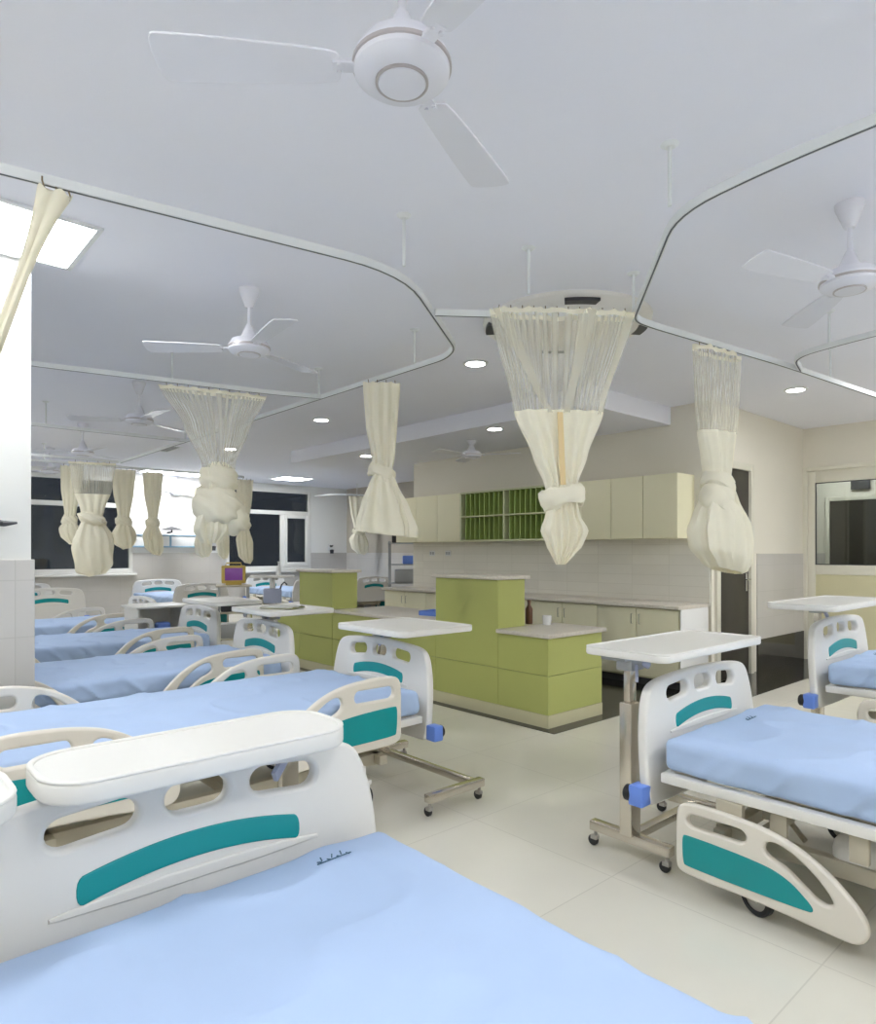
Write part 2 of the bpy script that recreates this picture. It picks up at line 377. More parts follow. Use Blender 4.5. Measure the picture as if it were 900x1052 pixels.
down(5.56, 7.74, SOF, 'small round downlight partly behind the narrow left curtain')
down(6.81, 2.5, CEIL, 'round downlight in front of the dark brown door')
down(4.4, 9.6, CEIL, 'round downlight glimpsed through the wide left curtain')

# ceiling vents and cassette
t = thing('air_conditioner_cassette', 'round white ceiling air cassette with dark outlets behind central curtain', 'air conditioner', (4.03, 2.43, CEIL))
t.location = (3.66, 2.80, CEIL)
bm = NB(); lathe(bm, [(.0,-.07),(.36,-.075),(.47,-.055),(.53,-.04),(.555,-.02),(.56,0),(.0,0)], seg=64); obj('housing', bm, M['plastic'], t)
bm = NB(); lathe(bm, [(.0,-.085),(.28,-.085),(.30,-.072),(.0,-.07)], seg=48); obj('intake_grille', bm, M['cream'], t)
for k in range(4):
    bm = NB(); a0 = k*PI/2+math.radians(48)
    pr = [(.47*math.cos(a0+i*.05), .47*math.sin(a0+i*.05)) for i in range(-4,5)]; po = [(.54*math.cos(a0+i*.05), .54*math.sin(a0+i*.05)) for i in range(4,-5,-1)]
    plate_bm(bm, pr+po, [], .02, Matrix.Translation((0,0,-.045)), .002); obj('air_outlet', bm, M['dark'], t)
def vent(x, y, z, label, rz=0):
    t = thing('ceiling_vent', label, 'vent', (x, y, z), rz); bm = NB()
    for a in ((-.3,.3,-.1,-.085),(-.3,.3,.085,.1),(-.3,-.285,-.085,.085),(.285,.3,-.085,.085)): box(bm, *a, -.01, 0)
    obj('vent_frame', bm, M['track'], t)
    bm = NB(); box(bm, -.285, .285, -.085, .085, -.004, -.001); obj('vent_backing', bm, M['dark'], t)
    bm = NB()
    for k in range(5): box(bm, -.285, .285, -.07+k*.035-.004, -.07+k*.035+.004, -.009, -.003)
    obj('vent_slat', bm, M['grey'], t)
vent(3.7, 10.2, CEIL, 'dark slotted ceiling vent left of the wide curtain', PI/2)
vent(6.9, 10.2, CEIL, 'dark slotted ceiling vent before the right night window')

# ------------------------------------------------------------------ fans
def bladebm():
    bm = NB()
    out = chaikin([(.15,-.035),(.17,-.055),(.57,-.075),(.60,-.06),(.60,.06),(.57,.07),(.17,.045),(.15,.03)], 2)
    plate_bm(bm, out, [], .006, Matrix.Rotation(math.radians(9), 4, 'X'), .002)
    return finish(bm, 'blade', M['fan'])
def armbm():
    bm = NB(); box(bm, .08, .17, -.018, .018, -.006, .004, .002)
    for x in (.155,): 
        for y in (-.012,.012): lathe(bm, [(0,-.012),(.006,-.012),(.006,-.004),(0,-.004)], (x,y,0), 8)
    return finish(bm, 'blade_arm', M['fan'])
def fan(x, y, z, a0, label, ceil=CEIL):
    t = thing('ceiling_fan', label, 'ceiling fan', (x, y, z), 0, 'white ceiling fans')
    dz = ceil-z
    bm = NB(); lathe(bm, [(.0,-.042),(.058,-.042),(.062,-.036),(.10,-.03),(.118,-.015),(.121,.012),(.118,.018),(.10,.045),(.0,.05)], seg=40); obj('motor_housing', bm, M['fan'], t)
    bm = NB(); lathe(bm, [(.119,-.004),(.1235,-.002),(.1235,.006),(.119,.008)], seg=40); lathe(bm, [(.060,-.041),(.066,-.0405),(.066,-.035),(.060,-.034)], seg=40); obj('trim_ring', bm, M['fanr'], t)
    bm = NB(); lathe(bm, [(.055,.045),(.05,.06),(.02,.13),(.014,.14),(.014,.13)], seg=24); obj('lower_canopy', bm, M['fan'], t)
    bm = NB(); bar(bm, (0,0,.05), (0,0,dz-.01), .011, r=True); obj('down_rod', bm, M['fan'], t)
    h = min(.11, dz*.35)
    bm = NB(); lathe(bm, [(.016,dz-h),(.022,dz-h),(.058,dz-.02),(.06,dz-.001),(.0,dz-.001)], seg=24); obj('upper_canopy', bm, M['fan'], t)
    for k in range(3):
        a = math.radians(a0)+k*2*PI/3
        link('blade', cached('blade', bladebm), t, (0,0,0), (0,0,a)); link('blade_arm', cached('arm', armbm), t, (0,0,0), (0,0,a))
FP = [((413,70),142,'large ceiling fan nearest the camera at the top'),
      ((873,290),162,'ceiling fan inside the right hand curtain track'),
      ((256,358),142,'ceiling fan above the wide left curtain'),
      ((143,432),150,'small ceiling fan left of the wide left curtain'),
      ((85,465),155,'distant ceiling fan over the leftmost hanging curtains'),
      ((180,507),100,'distant ceiling fan in front of the bright wall panel'),
      ((52,484),140,'farthest left ceiling fan before the night window')]
A_ = math.radians(41.8); S_, C_ = math.sin(A_), math.cos(A_)
def PT(px, py, z):
    D = 690*(H-z)/(py-567); L = (px-450)/690*D
    return (D*S_+L*C_, D*C_-L*S_)
for (px, py), a, lb in FP:
    x, y = PT(px, py, 2.55); fan(x, y, 2.55, a, lb)
fan(5.77, 5.84, 2.53, 60, 'ceiling fan under the dropped ceiling before the green rack', SOF)

# ------------------------------------------------------------------ curtain tracks
def arc_fillet(pts, r):
    out = [Vector(pts[0])]
    for i in range(1, len(pts)-1):
        p, a, b = Vector(pts[i]), Vector(pts[i-1]), Vector(pts[i+1])
        da, db = (a-p), (b-p); q = min(r, da.length*.45, db.length*.45)
        s, e = p+da.normalized()*q, p+db.normalized()*q
        for k in range(7):
            t = k/6; out.append(s*(1-t)**2+p*2*t*(1-t)+e*t*t)
    out.append(Vector(pts[-1])); return out
def ctrack(label, pts, rods, r=.25):
    t = thing('curtain_track', label, 'curtain track', (pts[0][0], pts[0][1], TRZ))
    P = arc_fillet([(x-pts[0][0], y-pts[0][1]) for x, y in pts], r)
    def sweep(w, z0, z1):
        bm = NB(); L = []
        for i, p in enumerate(P):
            d = (P[min(i+1,len(P)-1)]-P[max(i-1,0)]).normalized(); nrm = Vector((-d.y, d.x))*w/2
            L.append([bm.verts.new((p.x+s*nrm.x, p.y+s*nrm.y, z)) for s, z in ((-1,z0),(1,z0),(1,z1),(-1,z1))])
        for a, b in zip(L, L[1:]):
            for k in range(4): bm.faces.new((a[k], a[(k+1)%4], b[(k+1)%4], b[k]))
        bm.faces.new(L[0][::-1]); bm.faces.new(L[-1]); return bm
    obj('rail', sweep(.022, -.012, .022), M['track'], t, smooth=False)
    obj('groove', sweep(.008, -.0135, -.011), M['trackd'], t, smooth=False)
    for x, y in rods:
        x -= pts[0][0]; y -= pts[0][1]; bm = NB()
        bar(bm, (x,y,.02), (x,y,CEIL-TRZ-.005), .008, r=True); rr = obj('hanger_rod', bm, M['track'], t)
        bm = NB(); lathe(bm, [(0,-.012),(.02,-.012),(.034,-.002),(.034,0),(0,0)], (x,y,CEIL-TRZ-.0005), 24); obj('mounting_plate', bm, M['track'], rr)
ctrack('curtain track around the nearest left bed, running up to the left corner', [(XL,2.99),(.41,2.69),(1.95,2.42),(2.92,3.10),(3.02,3.3),(3.05,10.3)], [PT(415,278,TRZ),(3.0,3.6),(3.03,4.9),(3.04,7.85)], .3)
ctrack('straight curtain track carrying the wide left curtain', [(XL,5.45),(.99,5.33),(2.6,5.0),(3.02,4.85)], [(1.9,5.16)], .2)
ctrack('distant curtain track crossing toward the second far bed', [(XL,7.9),(3.03,7.8)], [(1.6,7.85)])
ctrack('distant curtain track carrying the far left sheer curtain', [(XL,10.3),(3.03,10.3)], [(1.6,10.3)])
ctrack('far curtain track carrying the row of small knotted curtains', [(XL,10.9),(5.2,10.9),(5.3,11.0),(5.3,13.6)], [(2.2,10.9),(4.5,10.9),(5.3,12.3)], .2)
ctrack('far right curtain track by the pillar past the station', [(9.35,12.6),(8.8,12.6),(8.3,12.9),(8.3,13.6)], [(8.8,12.6)], .3)
ctrack('curtain track around the right beds with an angled corner', [(2.33,YB),(2.33,.9),(2.38,1.30),(3.30,2.06),(3.5,2.05),(4.88,1.87),(8.6,1.55)], [PT(688,217,TRZ),(3.3,2.06),(5.6,1.81)], .3)
ctrack('curtain track branching between the two right beds', [(5.1,1.84),(4.72,1.75),(4.58,1.2),(4.55,YB)], [PT(852,360,TRZ)], .35)
ctrack('short curtain track over the aisle carrying the central curtain', [(2.42,2.73),(3.30,2.06)], [PT(543,306,TRZ)])

# ------------------------------------------------------------------ curtains
def lerp_rows(rows, z):
    for a, b in zip(rows, rows[1:]):
        if b[0] <= z <= a[0]:
            t = (a[0]-z)/(a[0]-b[0]) if a[0] != b[0] else 0
            t2 = t*t*(3-2*t)*.5+t*.5
            return [a[i]*(1-t2)+b[i]*t2 for i in range(len(a))]
    return list(rows[-1])
def curtain(x, y, ang, rows, znet, label, knots, hooks=9, nf=6, seg=110, seed=0, strap=None, grp='knotted cream privacy curtains', name='privacy_curtain', hookz=None, amp=.010, skew=0., pinch=None, ribbons=None):
    """rows: (z, offset along, half width, half depth)"""
    t = thing(name, label, 'curtain', (x, y, TRZ-.03), ang, grp)
    z0 = TRZ-.03
    zt, zb = rows[0][0], rows[-1][0]
    def loft(za, zb, m, nm, uv=False, par=None):
        bm = NB(); ul = bm.loops.layers.uv.new('UVMap'); N = max(3, int(abs(za-zb)/.022)); R = []
        for i in range(N+1):
            z = za+(zb-za)*i/N; _, off, hw, hd = lerp_rows(rows, z); ring = []
            for k in range(seg):
                a = 2*PI*k/seg
                cu, sv = math.cos(a), math.sin(a)
                uu = math.copysign(abs(cu)**.75, cu)*hw
                am = min(amp, hd*.4)
                f = am*math.sin(nf*uu/hw*2.2+seed+1.3*math.sin(z*3)) if sv >= 0 else am*math.sin(nf*1.3*uu/hw*2.2+seed*2+z*1.5)
                nn = noise.noise(Vector((uu*6, z*3+seed, sv*2)))*.012
                dz = 0; ru = rv = 0
                if pinch and z < pinch:
                    q = min(1, (pinch-z)/.25); dz = skew*uu*q
                    rp = (.5-abs(noise.noise(Vector((math.cos(a)*1.8+seed, math.sin(a)*1.8, z*1.2)))))*.07*q+.012*q*math.sin(6*a+z*5+seed)
                    rp *= min(1, hw/.13)
                    ru, rv = cu*rp, sv*rp*.8
                if i == 0 and nm in ('heading_band', 'cloth_panel') and za == zt: dz = -.014*abs(math.sin(PI*hooks*(uu/hw+1)/2))
                ring.append(bm.verts.new((off+uu+nn*.5+ru, math.copysign(abs(sv)**.75, sv)*hd+f+nn+rv, z-z0+dz)))
            R.append(ring)
        for i in range(N):
            for k in range(seg):
                fc = bm.faces.new((R[i][k], R[i+1][k], R[i+1][(k+1)%seg], R[i][(k+1)%seg]))
                us = (k/seg, k/seg, (k+1)/seg, (k+1)/seg)
                for l, u_ in zip(fc.loops, us): l[ul].uv = (u_, i/N)
        return obj(nm, bm, m, par or t)
    zt, zb = rows[0][0], rows[-1][0]
    if znet < zt: loft(zt-.035, znet, M['net'], 'net_panel'); loft(zt, zt-.035, M['cloth'], 'heading_band')
    loft(min(znet, zt), zb, M['cloth'], 'cloth_panel')
    for (kz, ko, rx, rz_, tilt, typ) in knots:
        bm = NB()
        if typ == 'ring':
            rings = []; NS = 40
            for i in range(NS):
                a = 2*PI*i/NS; c = Vector((rx*math.cos(a), rx*.7*math.sin(a), 0)); mr = rz_*(1+.18*math.sin(2*a+seed)+.1*math.sin(5*a))
                dr = Vector((math.cos(a), math.sin(a), 0)); rg = []
                for j in range(18):
                    b_ = 2*PI*j/18; rr = mr*(1+.10*math.sin(3*b_+2*a)+.06*math.sin(7*b_-3*a))
                    rg.append(bm.verts.new(c+dr*rr*.55*math.cos(b_)+Vector((0,0,rr*math.sin(b_)))))
                rings.append(rg)
            for i in range(NS):
                for j in range(18): bm.faces.new((rings[i][j], rings[(i+1)%NS][j], rings[(i+1)%NS][(j+1)%18], rings[i][(j+1)%18]))
        else:
            bmesh.ops.create_uvsphere(bm, u_segments=56, v_segments=36, radius=1)
            for v in bm.verts:
                p = v.co.copy(); w = 1+.16*noise.noise(p*1.7+Vector((seed,0,0)))+.14*(.35-abs(noise.noise(Vector((p.x*1.2+seed, p.y*1.2, (p.z+p.x*.7)*1.8)))))+.03*math.sin(11*(p.x*.5+p.z))
                v.co = Vector((p.x*rx*w, p.y*rx*.75*w, p.z*rz_*w))
        bmesh.ops.rotate(bm, verts=bm.verts, cent=(0,0,0), matrix=Matrix.Rotation(tilt, 3, 'Y') )
        bmesh.ops.translate(bm, verts=bm.verts, vec=(ko, 0, kz-z0))
        obj('knot', bm, M['cloth'], t)
    if strap:
        bm = NB(); N = 12
        L = []
        for i in range(N+1):
            z = strap[1]+(strap[2]-strap[1])*i/N; _, off, hw, hd = lerp_rows(rows, z)
            L.append([bm.verts.new((off+strap[0]*hw/rows[0][2]*1.2+s*.014, -hd-.008-.004*abs(s), z-z0)) for s in (-1,1)]+[bm.verts.new((off+strap[0]*hw/rows[0][2]*1.2+s*.014, -hd-.004, z-z0)) for s in (1,-1)])
        for a, b in zip(L, L[1:]):
            for k in range(4): bm.faces.new((a[k], a[(k+1)%4], b[(k+1)%4], b[k]))
        bm.faces.new(L[0][::-1]); bm.faces.new(L[-1]); obj('tape', bm, M['strap'], t)
    for (ua, ub, sa, sb, wd) in (ribbons or []):
        bm = NB(); N = 14; L = []
        for i in range(N+1):
            q = i/N; z = sa+(sb-sa)*q; _, off, hw, hd = lerp_rows(rows, z); u = ua+(ub-ua)*q; w2 = wd*(1-.5*q)
            L.append([bm.verts.new((off+u+s_*w2, -hd*math.sqrt(max(.05, 1-(u/hw)**2))-.012-d_+.004*math.sin(q*9), z-z0)) for s_, d_ in ((-1,0),(1,0),(1,-.004),(-1,-.004))])
        for a, b in zip(L, L[1:]):
            for k in range(4): bm.faces.new((a[k], a[(k+1)%4], b[(k+1)%4], b[k]))
        bm.faces.new(L[0][::-1]); bm.faces.new(L[-1]); obj('side_hem', bm, M['net'], t)
    hz = rows[0][0]
    for k in range(hooks):
        u = rows[0][1]+(-1+2*(k+.5)/hooks)*rows[0][2]*.95
        def mk():
            bm = NB(); tube(bm, [(0,0,-.02),(.006,0,-.028),(.009,0,-.018),(.005,0,-.004),(0,0,.012),(0,0,.026)], .003, 6); return finish(bm, 'hook', M['hook'])
        link('hook', cached('hook', mk), t, (u, 0, hz-z0-.006))
    return t
AT = lambda z, px=None: z
# central curtain, over the aisle
ca = math.atan2(2.06-2.73, 3.30-2.42)
def zat(py, D): return 1.35+(567-py)*D/690
D1 = 3.55
r1 = [(TRZ-.03,0,.385,.055),(zat(425,D1),-.02,.235,.07),(zat(470,D1),-.015,.145,.065),(zat(500,D1),-.01,.085,.06),(zat(515,D1),.0,.075,.055),(zat(530,D1),.0,.085,.05),(zat(545,D1),.01,.11,.045),(zat(560,D1),.01,.08,.03),(zat(572,D1),.0,.045,.015),(zat(580,D1),-.01,.02,.008)]
p = PT(578, 313, TRZ); curtain(p[0], p[1], ca, r1, zat(425,D1), 'large central cream curtain with sheer top and pointed knotted end', [(zat(511,D1),0,.092,.052,-.22,'ring'),(zat(500,D1),0,.085,.06,.1,'ball')], 12, 6, 150, 1, strap=(-.02, zat(428,D1), zat(500,D1)), pinch=zat(512,D1), ribbons=[(-.34,-.07,TRZ-.04,zat(428,D1),.035),(.13,.02,TRZ-.04,zat(428,D1),.035),(.355,.20,TRZ-.04,zat(428,D1),.022)])
D2 = 4.3
r2 = [(TRZ-.03,0,.235,.05),(zat(420,D2),.0,.20,.06),(zat(447,D2),.0,.17,.06),(zat(475,D2),.0,.115,.06),(zat(492,D2),.0,.085,.06),(zat(515,D2),.03,.12,.07),(zat(535,D2),.05,.19,.09),(zat(552,D2),.05,.225,.10),(zat(570,D2),.06,.22,.095),(zat(582,D2),.09,.15,.07),(zat(586,D2),.09,.11,.05)]
curtain(4.11, 1.97, math.atan2(-.18,1.38), r2, zat(447,D2), 'cream curtain with bulky knot in front of the dark brown door', [(zat(512,D2),0,.12,.15,.35,'ball'),(zat(528,D2),.02,.12,.06,.7,'ring'),(zat(498,D2),-.005,.09,.05,.5,'ring')], 6, 4, 130, 4, pinch=zat(495,D2), skew=-.22)
D3 = 5.05
r3 = [(TRZ-.03,0,.14,.05),(zat(440,D3),.0,.115,.05),(zat(468,D3),.01,.09,.05),(zat(485,D3),.01,.07,.05),(zat(498,D3),.01,.10,.07),(zat(520,D3),.02,.15,.08),(zat(540,D3),.03,.20,.085),(zat(549,D3),.03,.20,.08)]
c3 = curtain(3.03, 4.02, -A_+.15, r3, TRZ-.03, 'narrow cream curtain with flared end left of the central curtain', [(zat(486,D3),.0,.075,.05,.5,'ring'),(zat(497,D3),.0,.09,.06,-.2,'ball')], 4, 4, 110, 2, pinch=zat(485,D3), skew=-.12)
D4 = 5.3
r4 = [(TRZ-.03,0,.41,.06),(zat(440,D4),.02,.25,.07),(zat(478,D4),.03,.125,.08),(zat(500,D4),.03,.11,.09),(zat(520,D4),.0,.12,.09),(zat(545,D4),-.02,.12,.08),(zat(558,D4),-.03,.06,.05)]
curtain(2.20, 5.09, math.atan2(-.33,1.61), r4, zat(482,D4), 'wide sheer cream curtain with big round knot over left beds', [(zat(492,D4),.03,.15,.13,0,'ball'),(zat(521,D4),.02,.20,.16,.3,'ball'),(zat(530,D4),.13,.13,.15,-.3,'ball'),(zat(510,D4),.02,.13,.05,.15,'ring')], 10, 5, 120, 3, pinch=zat(515,D4))
# far small curtains
def small(px, Yt, hw, zb, label, seed, sheer=False, Xc=None, off=0):
    if Xc is None:
        k = (px-450)/690; X = Yt*(S_+k*C_)/(C_-k*S_)
    else: X = Xc
    z0 = TRZ-.03
    rows = [(z0,0,hw,.05),(z0-.35,off*.4,hw*.85,.05),(z0-.68,off*.7,hw*.5,.05),(z0-.78,off,hw*.42,.06),((zb+z0-.8)/2+.05,off,hw*.8,.07),(zb+.1,off+.02,hw*.7,.05),(zb,off+.05,hw*.3,.03)]
    curtain(X, Yt, -.3, rows, z0-.45 if sheer else z0, label, [(z0-.8,off,hw*.5+.03,.10,.3,'ball')], 4, 4, 70, seed, amp=.008, pinch=z0-.8, skew=.25 if seed%2 else -.25)
small(95, 10.3, .30, 1.02, 'far left sheer curtain hanging before the night window', 5, True)
small(74, 10.9, .15, 1.45, 'short knotted curtain at the far left window', 6, off=-.03)
small(127, 10.9, .17, 1.40, 'small knotted curtain before the left window edge', 7)
small(157, 10.9, .15, 1.30, 'small curtain hanging left of the bright wall panel', 8)
small(208, 12.8, .17, 1.25, 'small curtain hanging right of the bright wall panel', 9, Xc=5.3)
small(225, 11.9, .12, 1.22, 'thin knotted curtain just under the wide curtain knot', 11, Xc=5.3)
small(253, 11.0, .15, 1.15, 'small knotted curtain left of the right night window', 10, Xc=5.3)
small(360, 12.6, .24, 1.30, 'far curtain on the pillar beyond the nurse station', 12, Xc=8.85)
# pulled aside curtain at the far left top
t = thing('privacy_curtain', 'gathered cream curtain swept down left across the square panel light', 'curtain', (.60, 2.657, TRZ-.03), 0, 'knotted cream privacy curtains')
bm = NB(); N = 26; L = []
for i in range(N+1):
    q = i/N
    c = Vector((-.03-.42*q, .02*q, .0-1.45*q**1.05)); w = .035*(1-min(1, q*4))**2+.022
    L.append([bm.verts.new(c+Vector((w*math.cos(2*PI*k/40), (.016+.005*math.sin(5*2*PI*k/40+q*5))*math.sin(2*PI*k/40), .012*math.sin(5*2*PI*k/40+2)*(1 if q<.2 else .5)))) for k in range(40)])
for a, b in zip(L, L[1:]):
    for k in range(40): bm.faces.new((a[k], a[(k+1)%40], b[(k+1)%40], b[k]))
bm.faces.new(L[0][::-1]); bm.faces.new(L[-1]); obj('cloth_panel', bm, M['cloth'], t)
for u in (-.07, -.03, .01): link('hook', CACHE['hook'], t, (u, 0, .015))

# ------------------------------------------------------------------ nurse station
def seamed(t, nm, m, x0, x1, y0, y1, z0, z1, seams, th=.012, g=.004):
    """front (-x face) panels plus near end (-y face) panels around a core"""
    bm = NB(); box(bm, x0+th, x1, y0+th, y1, z0, z1); obj('core', bm, M['seam'], t, smooth=False)
    zs = [z0]+[s for s in seams if z0 < s < z1]+[z1]
    for a, b in zip(zs, zs[1:]):
        bm = NB(); box(bm, x0, x0+th+.001, y0+g/2, y1-g/2, a+g/2, b-g/2, .0015, 1); obj(nm, bm, m, t)
        bm = NB(); box(bm, x0+g/2+.001, x1, y0, y0+th, a+g/2, b-g/2, .0015, 1); obj(nm, bm, m, t)
SX = 4.03
t = thing('nurse_station_counter', 'lime green nurse station counter with stepped stone tops and cream plinth', 'reception counter', (SX, 3.25, 0))
sd = {}
def seg_(y0, y1, depth, ztop, z0=.10):
    y0 -= 3.25; y1 -= 3.25
    seamed(t, 'green_panel', M['green'], 0, depth, y0, y1, z0, ztop, [.40])
seg_(3.25, 3.77, .70, .69); seg_(3.77, 4.54, .33, 1.12); seg_(4.54, 6.24, .70, .69); seg_(6.24, 6.94, .33, 1.12); seg_(6.94, 7.46, .70, .69)
bm = NB(); box(bm, -.006, .70, -.006, 4.21, .0, .10); obj('plinth', bm, M['kick'], t, smooth=False)
for y0, y1, d, z in ((3.25,3.77,.72,.69),(3.77,4.54,.36,1.12),(4.54,6.24,.74,.69),(6.24,6.94,.36,1.12),(6.94,7.46,.72,.69)):
    e0 = .03 if z > 1 or y0 == 3.25 else 0; e1 = .03 if z > 1 else 0
    bm = NB(); box(bm, -.03, d+.01, y0-3.25-e0, y1-3.25+e1-(0 if z > 1 else .001), z, z+.032, .005); obj('stone_top', bm, M['stone'], t)
# things on the station
x, y = 4.45, 4.95
t = thing('document_tray', 'blue tray with papers on the middle desk of the station', 'tray', (x, y, .722), .2)
bm = NB(); box(bm, -.12, .12, -.17, .17, 0, .006, .002)
for a in ((-.12,-.114,-.17,.17),(.114,.12,-.17,.17),(-.12,.12,.164,.17)): box(bm, *a, 0, .045)
obj('tray_body', bm, M['blue'], t)
bm = NB(); box(bm, -.10, .10, -.14, .15, .007, .022, .001); obj('paper_stack', bm, M['paper'], t)
bm = NB(); lathe(bm, [(0,0),(.028,0),(.032,.01),(.032,.13),(.014,.165),(.014,.19),(.017,.19),(.017,.21),(0,.212)], seg=24)
o = obj('bottle', bm, M['brown'], None, loc=(4.5, 3.84, .722)); tag(o, 'brown bottle standing on the desk beside the tall green block', 'bottle')
bm = NB(); lathe(bm, [(0,0),(.035,0),(.04,.08),(.036,.08),(.033,.006),(0,.006)], seg=24); tube(bm, [(.038,0,.065),(.062,0,.06),(.062,0,.03),(.037,0,.02)], .005, 8)
o = obj('cup', bm, M['white'], None, loc=(4.56, 3.69, .722)); tag(o, 'small white cup beside the brown bottle on the desk', 'cup')

# back counter with cream doors, upper cabinets
t = thing('base_cabinet_run', 'long cream base cabinets along the tiled wall behind station', 'cabinet', (6.05, 3.27, 0))
bm = NB(); box(bm, .03, .57, .0, 4.7, .08, .79); obj('cabinet_body', bm, M['kick'], t, smooth=False)
bm = NB(); box(bm, .06, .57, .0, 4.7, 0, .08); obj('plinth', bm, M['dark'], t, smooth=False)
for k in range(10):
    y0 = .02+k*.468; bm = NB(); box(bm, .01, .029, y0, y0+.462, .10, .78, .003)
    dd = obj('cabinet_door', bm, M['cab'], t); bm = NB(); yy = y0+(.42 if k%2 == 0 else .04)
    tube(bm, [(.01,yy,.62),(-.012,yy,.62),(-.012,yy,.72),(.01,yy,.72)], .004, 8); obj('handle', bm, M['chrome'], dd)
bm = NB(); box(bm, 0, .55, -.012, -.001, 0.0, .79, .002); obj('end_panel', bm, M['white'], t)
bm = NB(); box(bm, 6.02, 6.636, 3.245+.02, 8.0, .79, .825, .005); o = obj('worktop', bm, M['stone']); tag(o, 'long grey stone worktop lying on the cream base cabinets', 'worktop')
def upper(y0, y1, nd, label):
    t = thing('wall_cabinet', label, 'cabinet', (6.30, y0, 1.49), 0)
    bm = NB(); box(bm, .02, .35, .004, y1-y0-.004, 0, .66); obj('cabinet_body', bm, M['cab'], t, smooth=False)
    w = (y1-y0)/nd
    for k in range(nd):
        bm = NB(); box(bm, 0, .019, k*w+.003, (k+1)*w-.003, .002, .658, .003); obj('cabinet_door', bm, M['cab'], t)
upper(3.43, 5.00, 4, 'cream wall cabinets right of the green pigeonhole rack')
upper(6.60, 8.0, 3, 'cream wall cabinets left of the green pigeonhole rack')
t = thing('pigeonhole_rack', 'dark green pigeonhole rack of upright slots between cream cabinets', 'rack', (6.30, 5.0, 1.49))
bm = NB(); box(bm, .33, .35, .0, 1.6, 0, .66); obj('back_panel', bm, M['rackg'], t, smooth=False)
bm = NB()
for z in (.0,.64): box(bm, 0, .33, .0, 1.6, z, z+.02)
for yy in (0, 1.58): box(bm, 0, .33, yy, yy+.02, .02, .64)
obj('rack_frame', bm, M['rackw'], t, smooth=False)
bm = NB(); box(bm, .002, .33, .02, 1.58, .325, .340); obj('shelf', bm, M['rackw'], t, smooth=False)
bm = NB(); box(bm, .001, .33, .79, .81, .02, .325); box(bm, .001, .33, .79, .81, .34, .64); obj('centre_divider', bm, M['rackw'], t, smooth=False)
M['divid'] = mat('green_divider', (.34,.44,.13), .5, var=.05)
for half in (0, 1):
    for k in range(1, 9):
        for z in (.02, .34):
            yy = (.02+.79*half)+k*.0856
            bm = NB(); box(bm, .01, .33, yy-.006, yy+.006, z, z+.30); obj('divider', bm, M['divid'], t, smooth=False)
# sockets over the counter
for k, yy in enumerate((7.55, 7.2)):
    t = thing('wall_socket', 'white wall socket plate under the left wall cabinets, %s one' % ('farther' if k == 0 else 'nearer'), 'socket', (6.638, yy, 1.33))
    bm = NB(); box(bm, -.008, 0, -.06, .06, -.04, .04, .003); obj('plate', bm, M['white'], t)
    bm = NB(); box(bm, -.011, -.007, -.045, -.005, -.02, .02, .002); box(bm, -.011, -.007, .008, .045, -.02, .02, .002); obj('switch', bm, M['grey'], t)

# ------------------------------------------------------------------ beds
BW = .49
def board_mesh():
    top = [(-.49,.32),(-.49,.55),(-.475,.68),(-.445,.785),(-.40,.83),(-.28,.848),(0,.862),(.28,.848),(.40,.83),(.445,.785),(.475,.68),(.49,.55),(.49,.32),(.43,.30),(-.43,.30)]
    out = chaikin(top, 3)
    holes = [stad(-.215,.772,.088,.033,.10), stad(0,.782,.072,.034,0), stad(.215,.772,.088,.033,-.10)]
    bm = NB(); plate_bm(bm, out, holes, .042, XZ, .012); return finish(bm, 'board', M['plastic'])
def teal_mesh():
    up = [(x, .70-.035*(x/.25)**2) for x in [-.25+.5*k/16 for k in range(17)]]; lo = [(x, .638-.035*(x/.25)**2) for x in [.25-.5*k/16 for k in range(17)]]
    out = chaikin(up+lo, 2); bm = NB(); plate_bm(bm, out, [], .050, XZ, .003); return finish(bm, 'colour_inlay', M['teal'])
def ledge_mesh():
    bm = NB(); out = chaikin([(-.30,.585),(.30,.585),(.30,.605),(0,.618),(-.30,.605)], 1); plate_bm(bm, out, [], .052, XZ, .004); return finish(bm, 'ledge', M['plastic'])
def mattress_mesh(L, seed, hw=.475):
    def f():
        bm = NB(); b_ = (L-.07)/2
        def disp(p):
            q = p+Vector((seed*3.1, 0, 0))
            top = max(0, p.z/.065)
            side = 1 if p.z < .05 else 0
            edge = max(0, (abs(p.x)-hw+.10)/.10)
            w = noise.noise(Vector((q.x*1.2, q.y*1.5, 0)))*.010*top
            r = 1-abs(noise.noise(Vector((q.x*3.2+q.y*1.4, q.y*2.6-q.x*.8, seed))))
            w += (r**10)*.012*top
            s = noise.noise(Vector((seed, q.y*6, p.z*7)))*.018*edge*(1.2-top)
            s2 = (1-abs(noise.noise(Vector((seed+5, q.y*4+p.z*4, 0)))))**5*.022*edge*(1-top*.5)
            return Vector((p.x+math.copysign(s+s2, p.x)*(abs(p.x) > hw-.08), p.y, p.z+w))
        roundbox(bm, (hw, b_, .065), .032, (40, 170, 12), (0, -.035-b_, .515), disp)
        return finish(bm, 'mattress', M['sheet'])
    return cached(('mat', round(L,2), seed, hw), f)
RO = [(.0,.05),(.0,.16),(.0,.28),(.015,.33),(.07,.345),(.18,.345),(.33,.335),(.46,.305),(.58,.24),(.67,.155),(.725,.085),(.735,.02),(.70,-.025),(.63,-.025),(.35,.0),(.07,.0),(.01,.015)]
RS2 = [(.365,.235),(.385,.285),(.45,.275),(.54,.215),(.61,.135),(.62,.095),(.57,.09),(.51,.14),(.45,.19),(.40,.205)]
RT = [(.035,.06),(.03,.185),(.05,.195),(.36,.18),(.46,.15),(.54,.08),(.555,.05),(.53,.04),(.05,.045)]
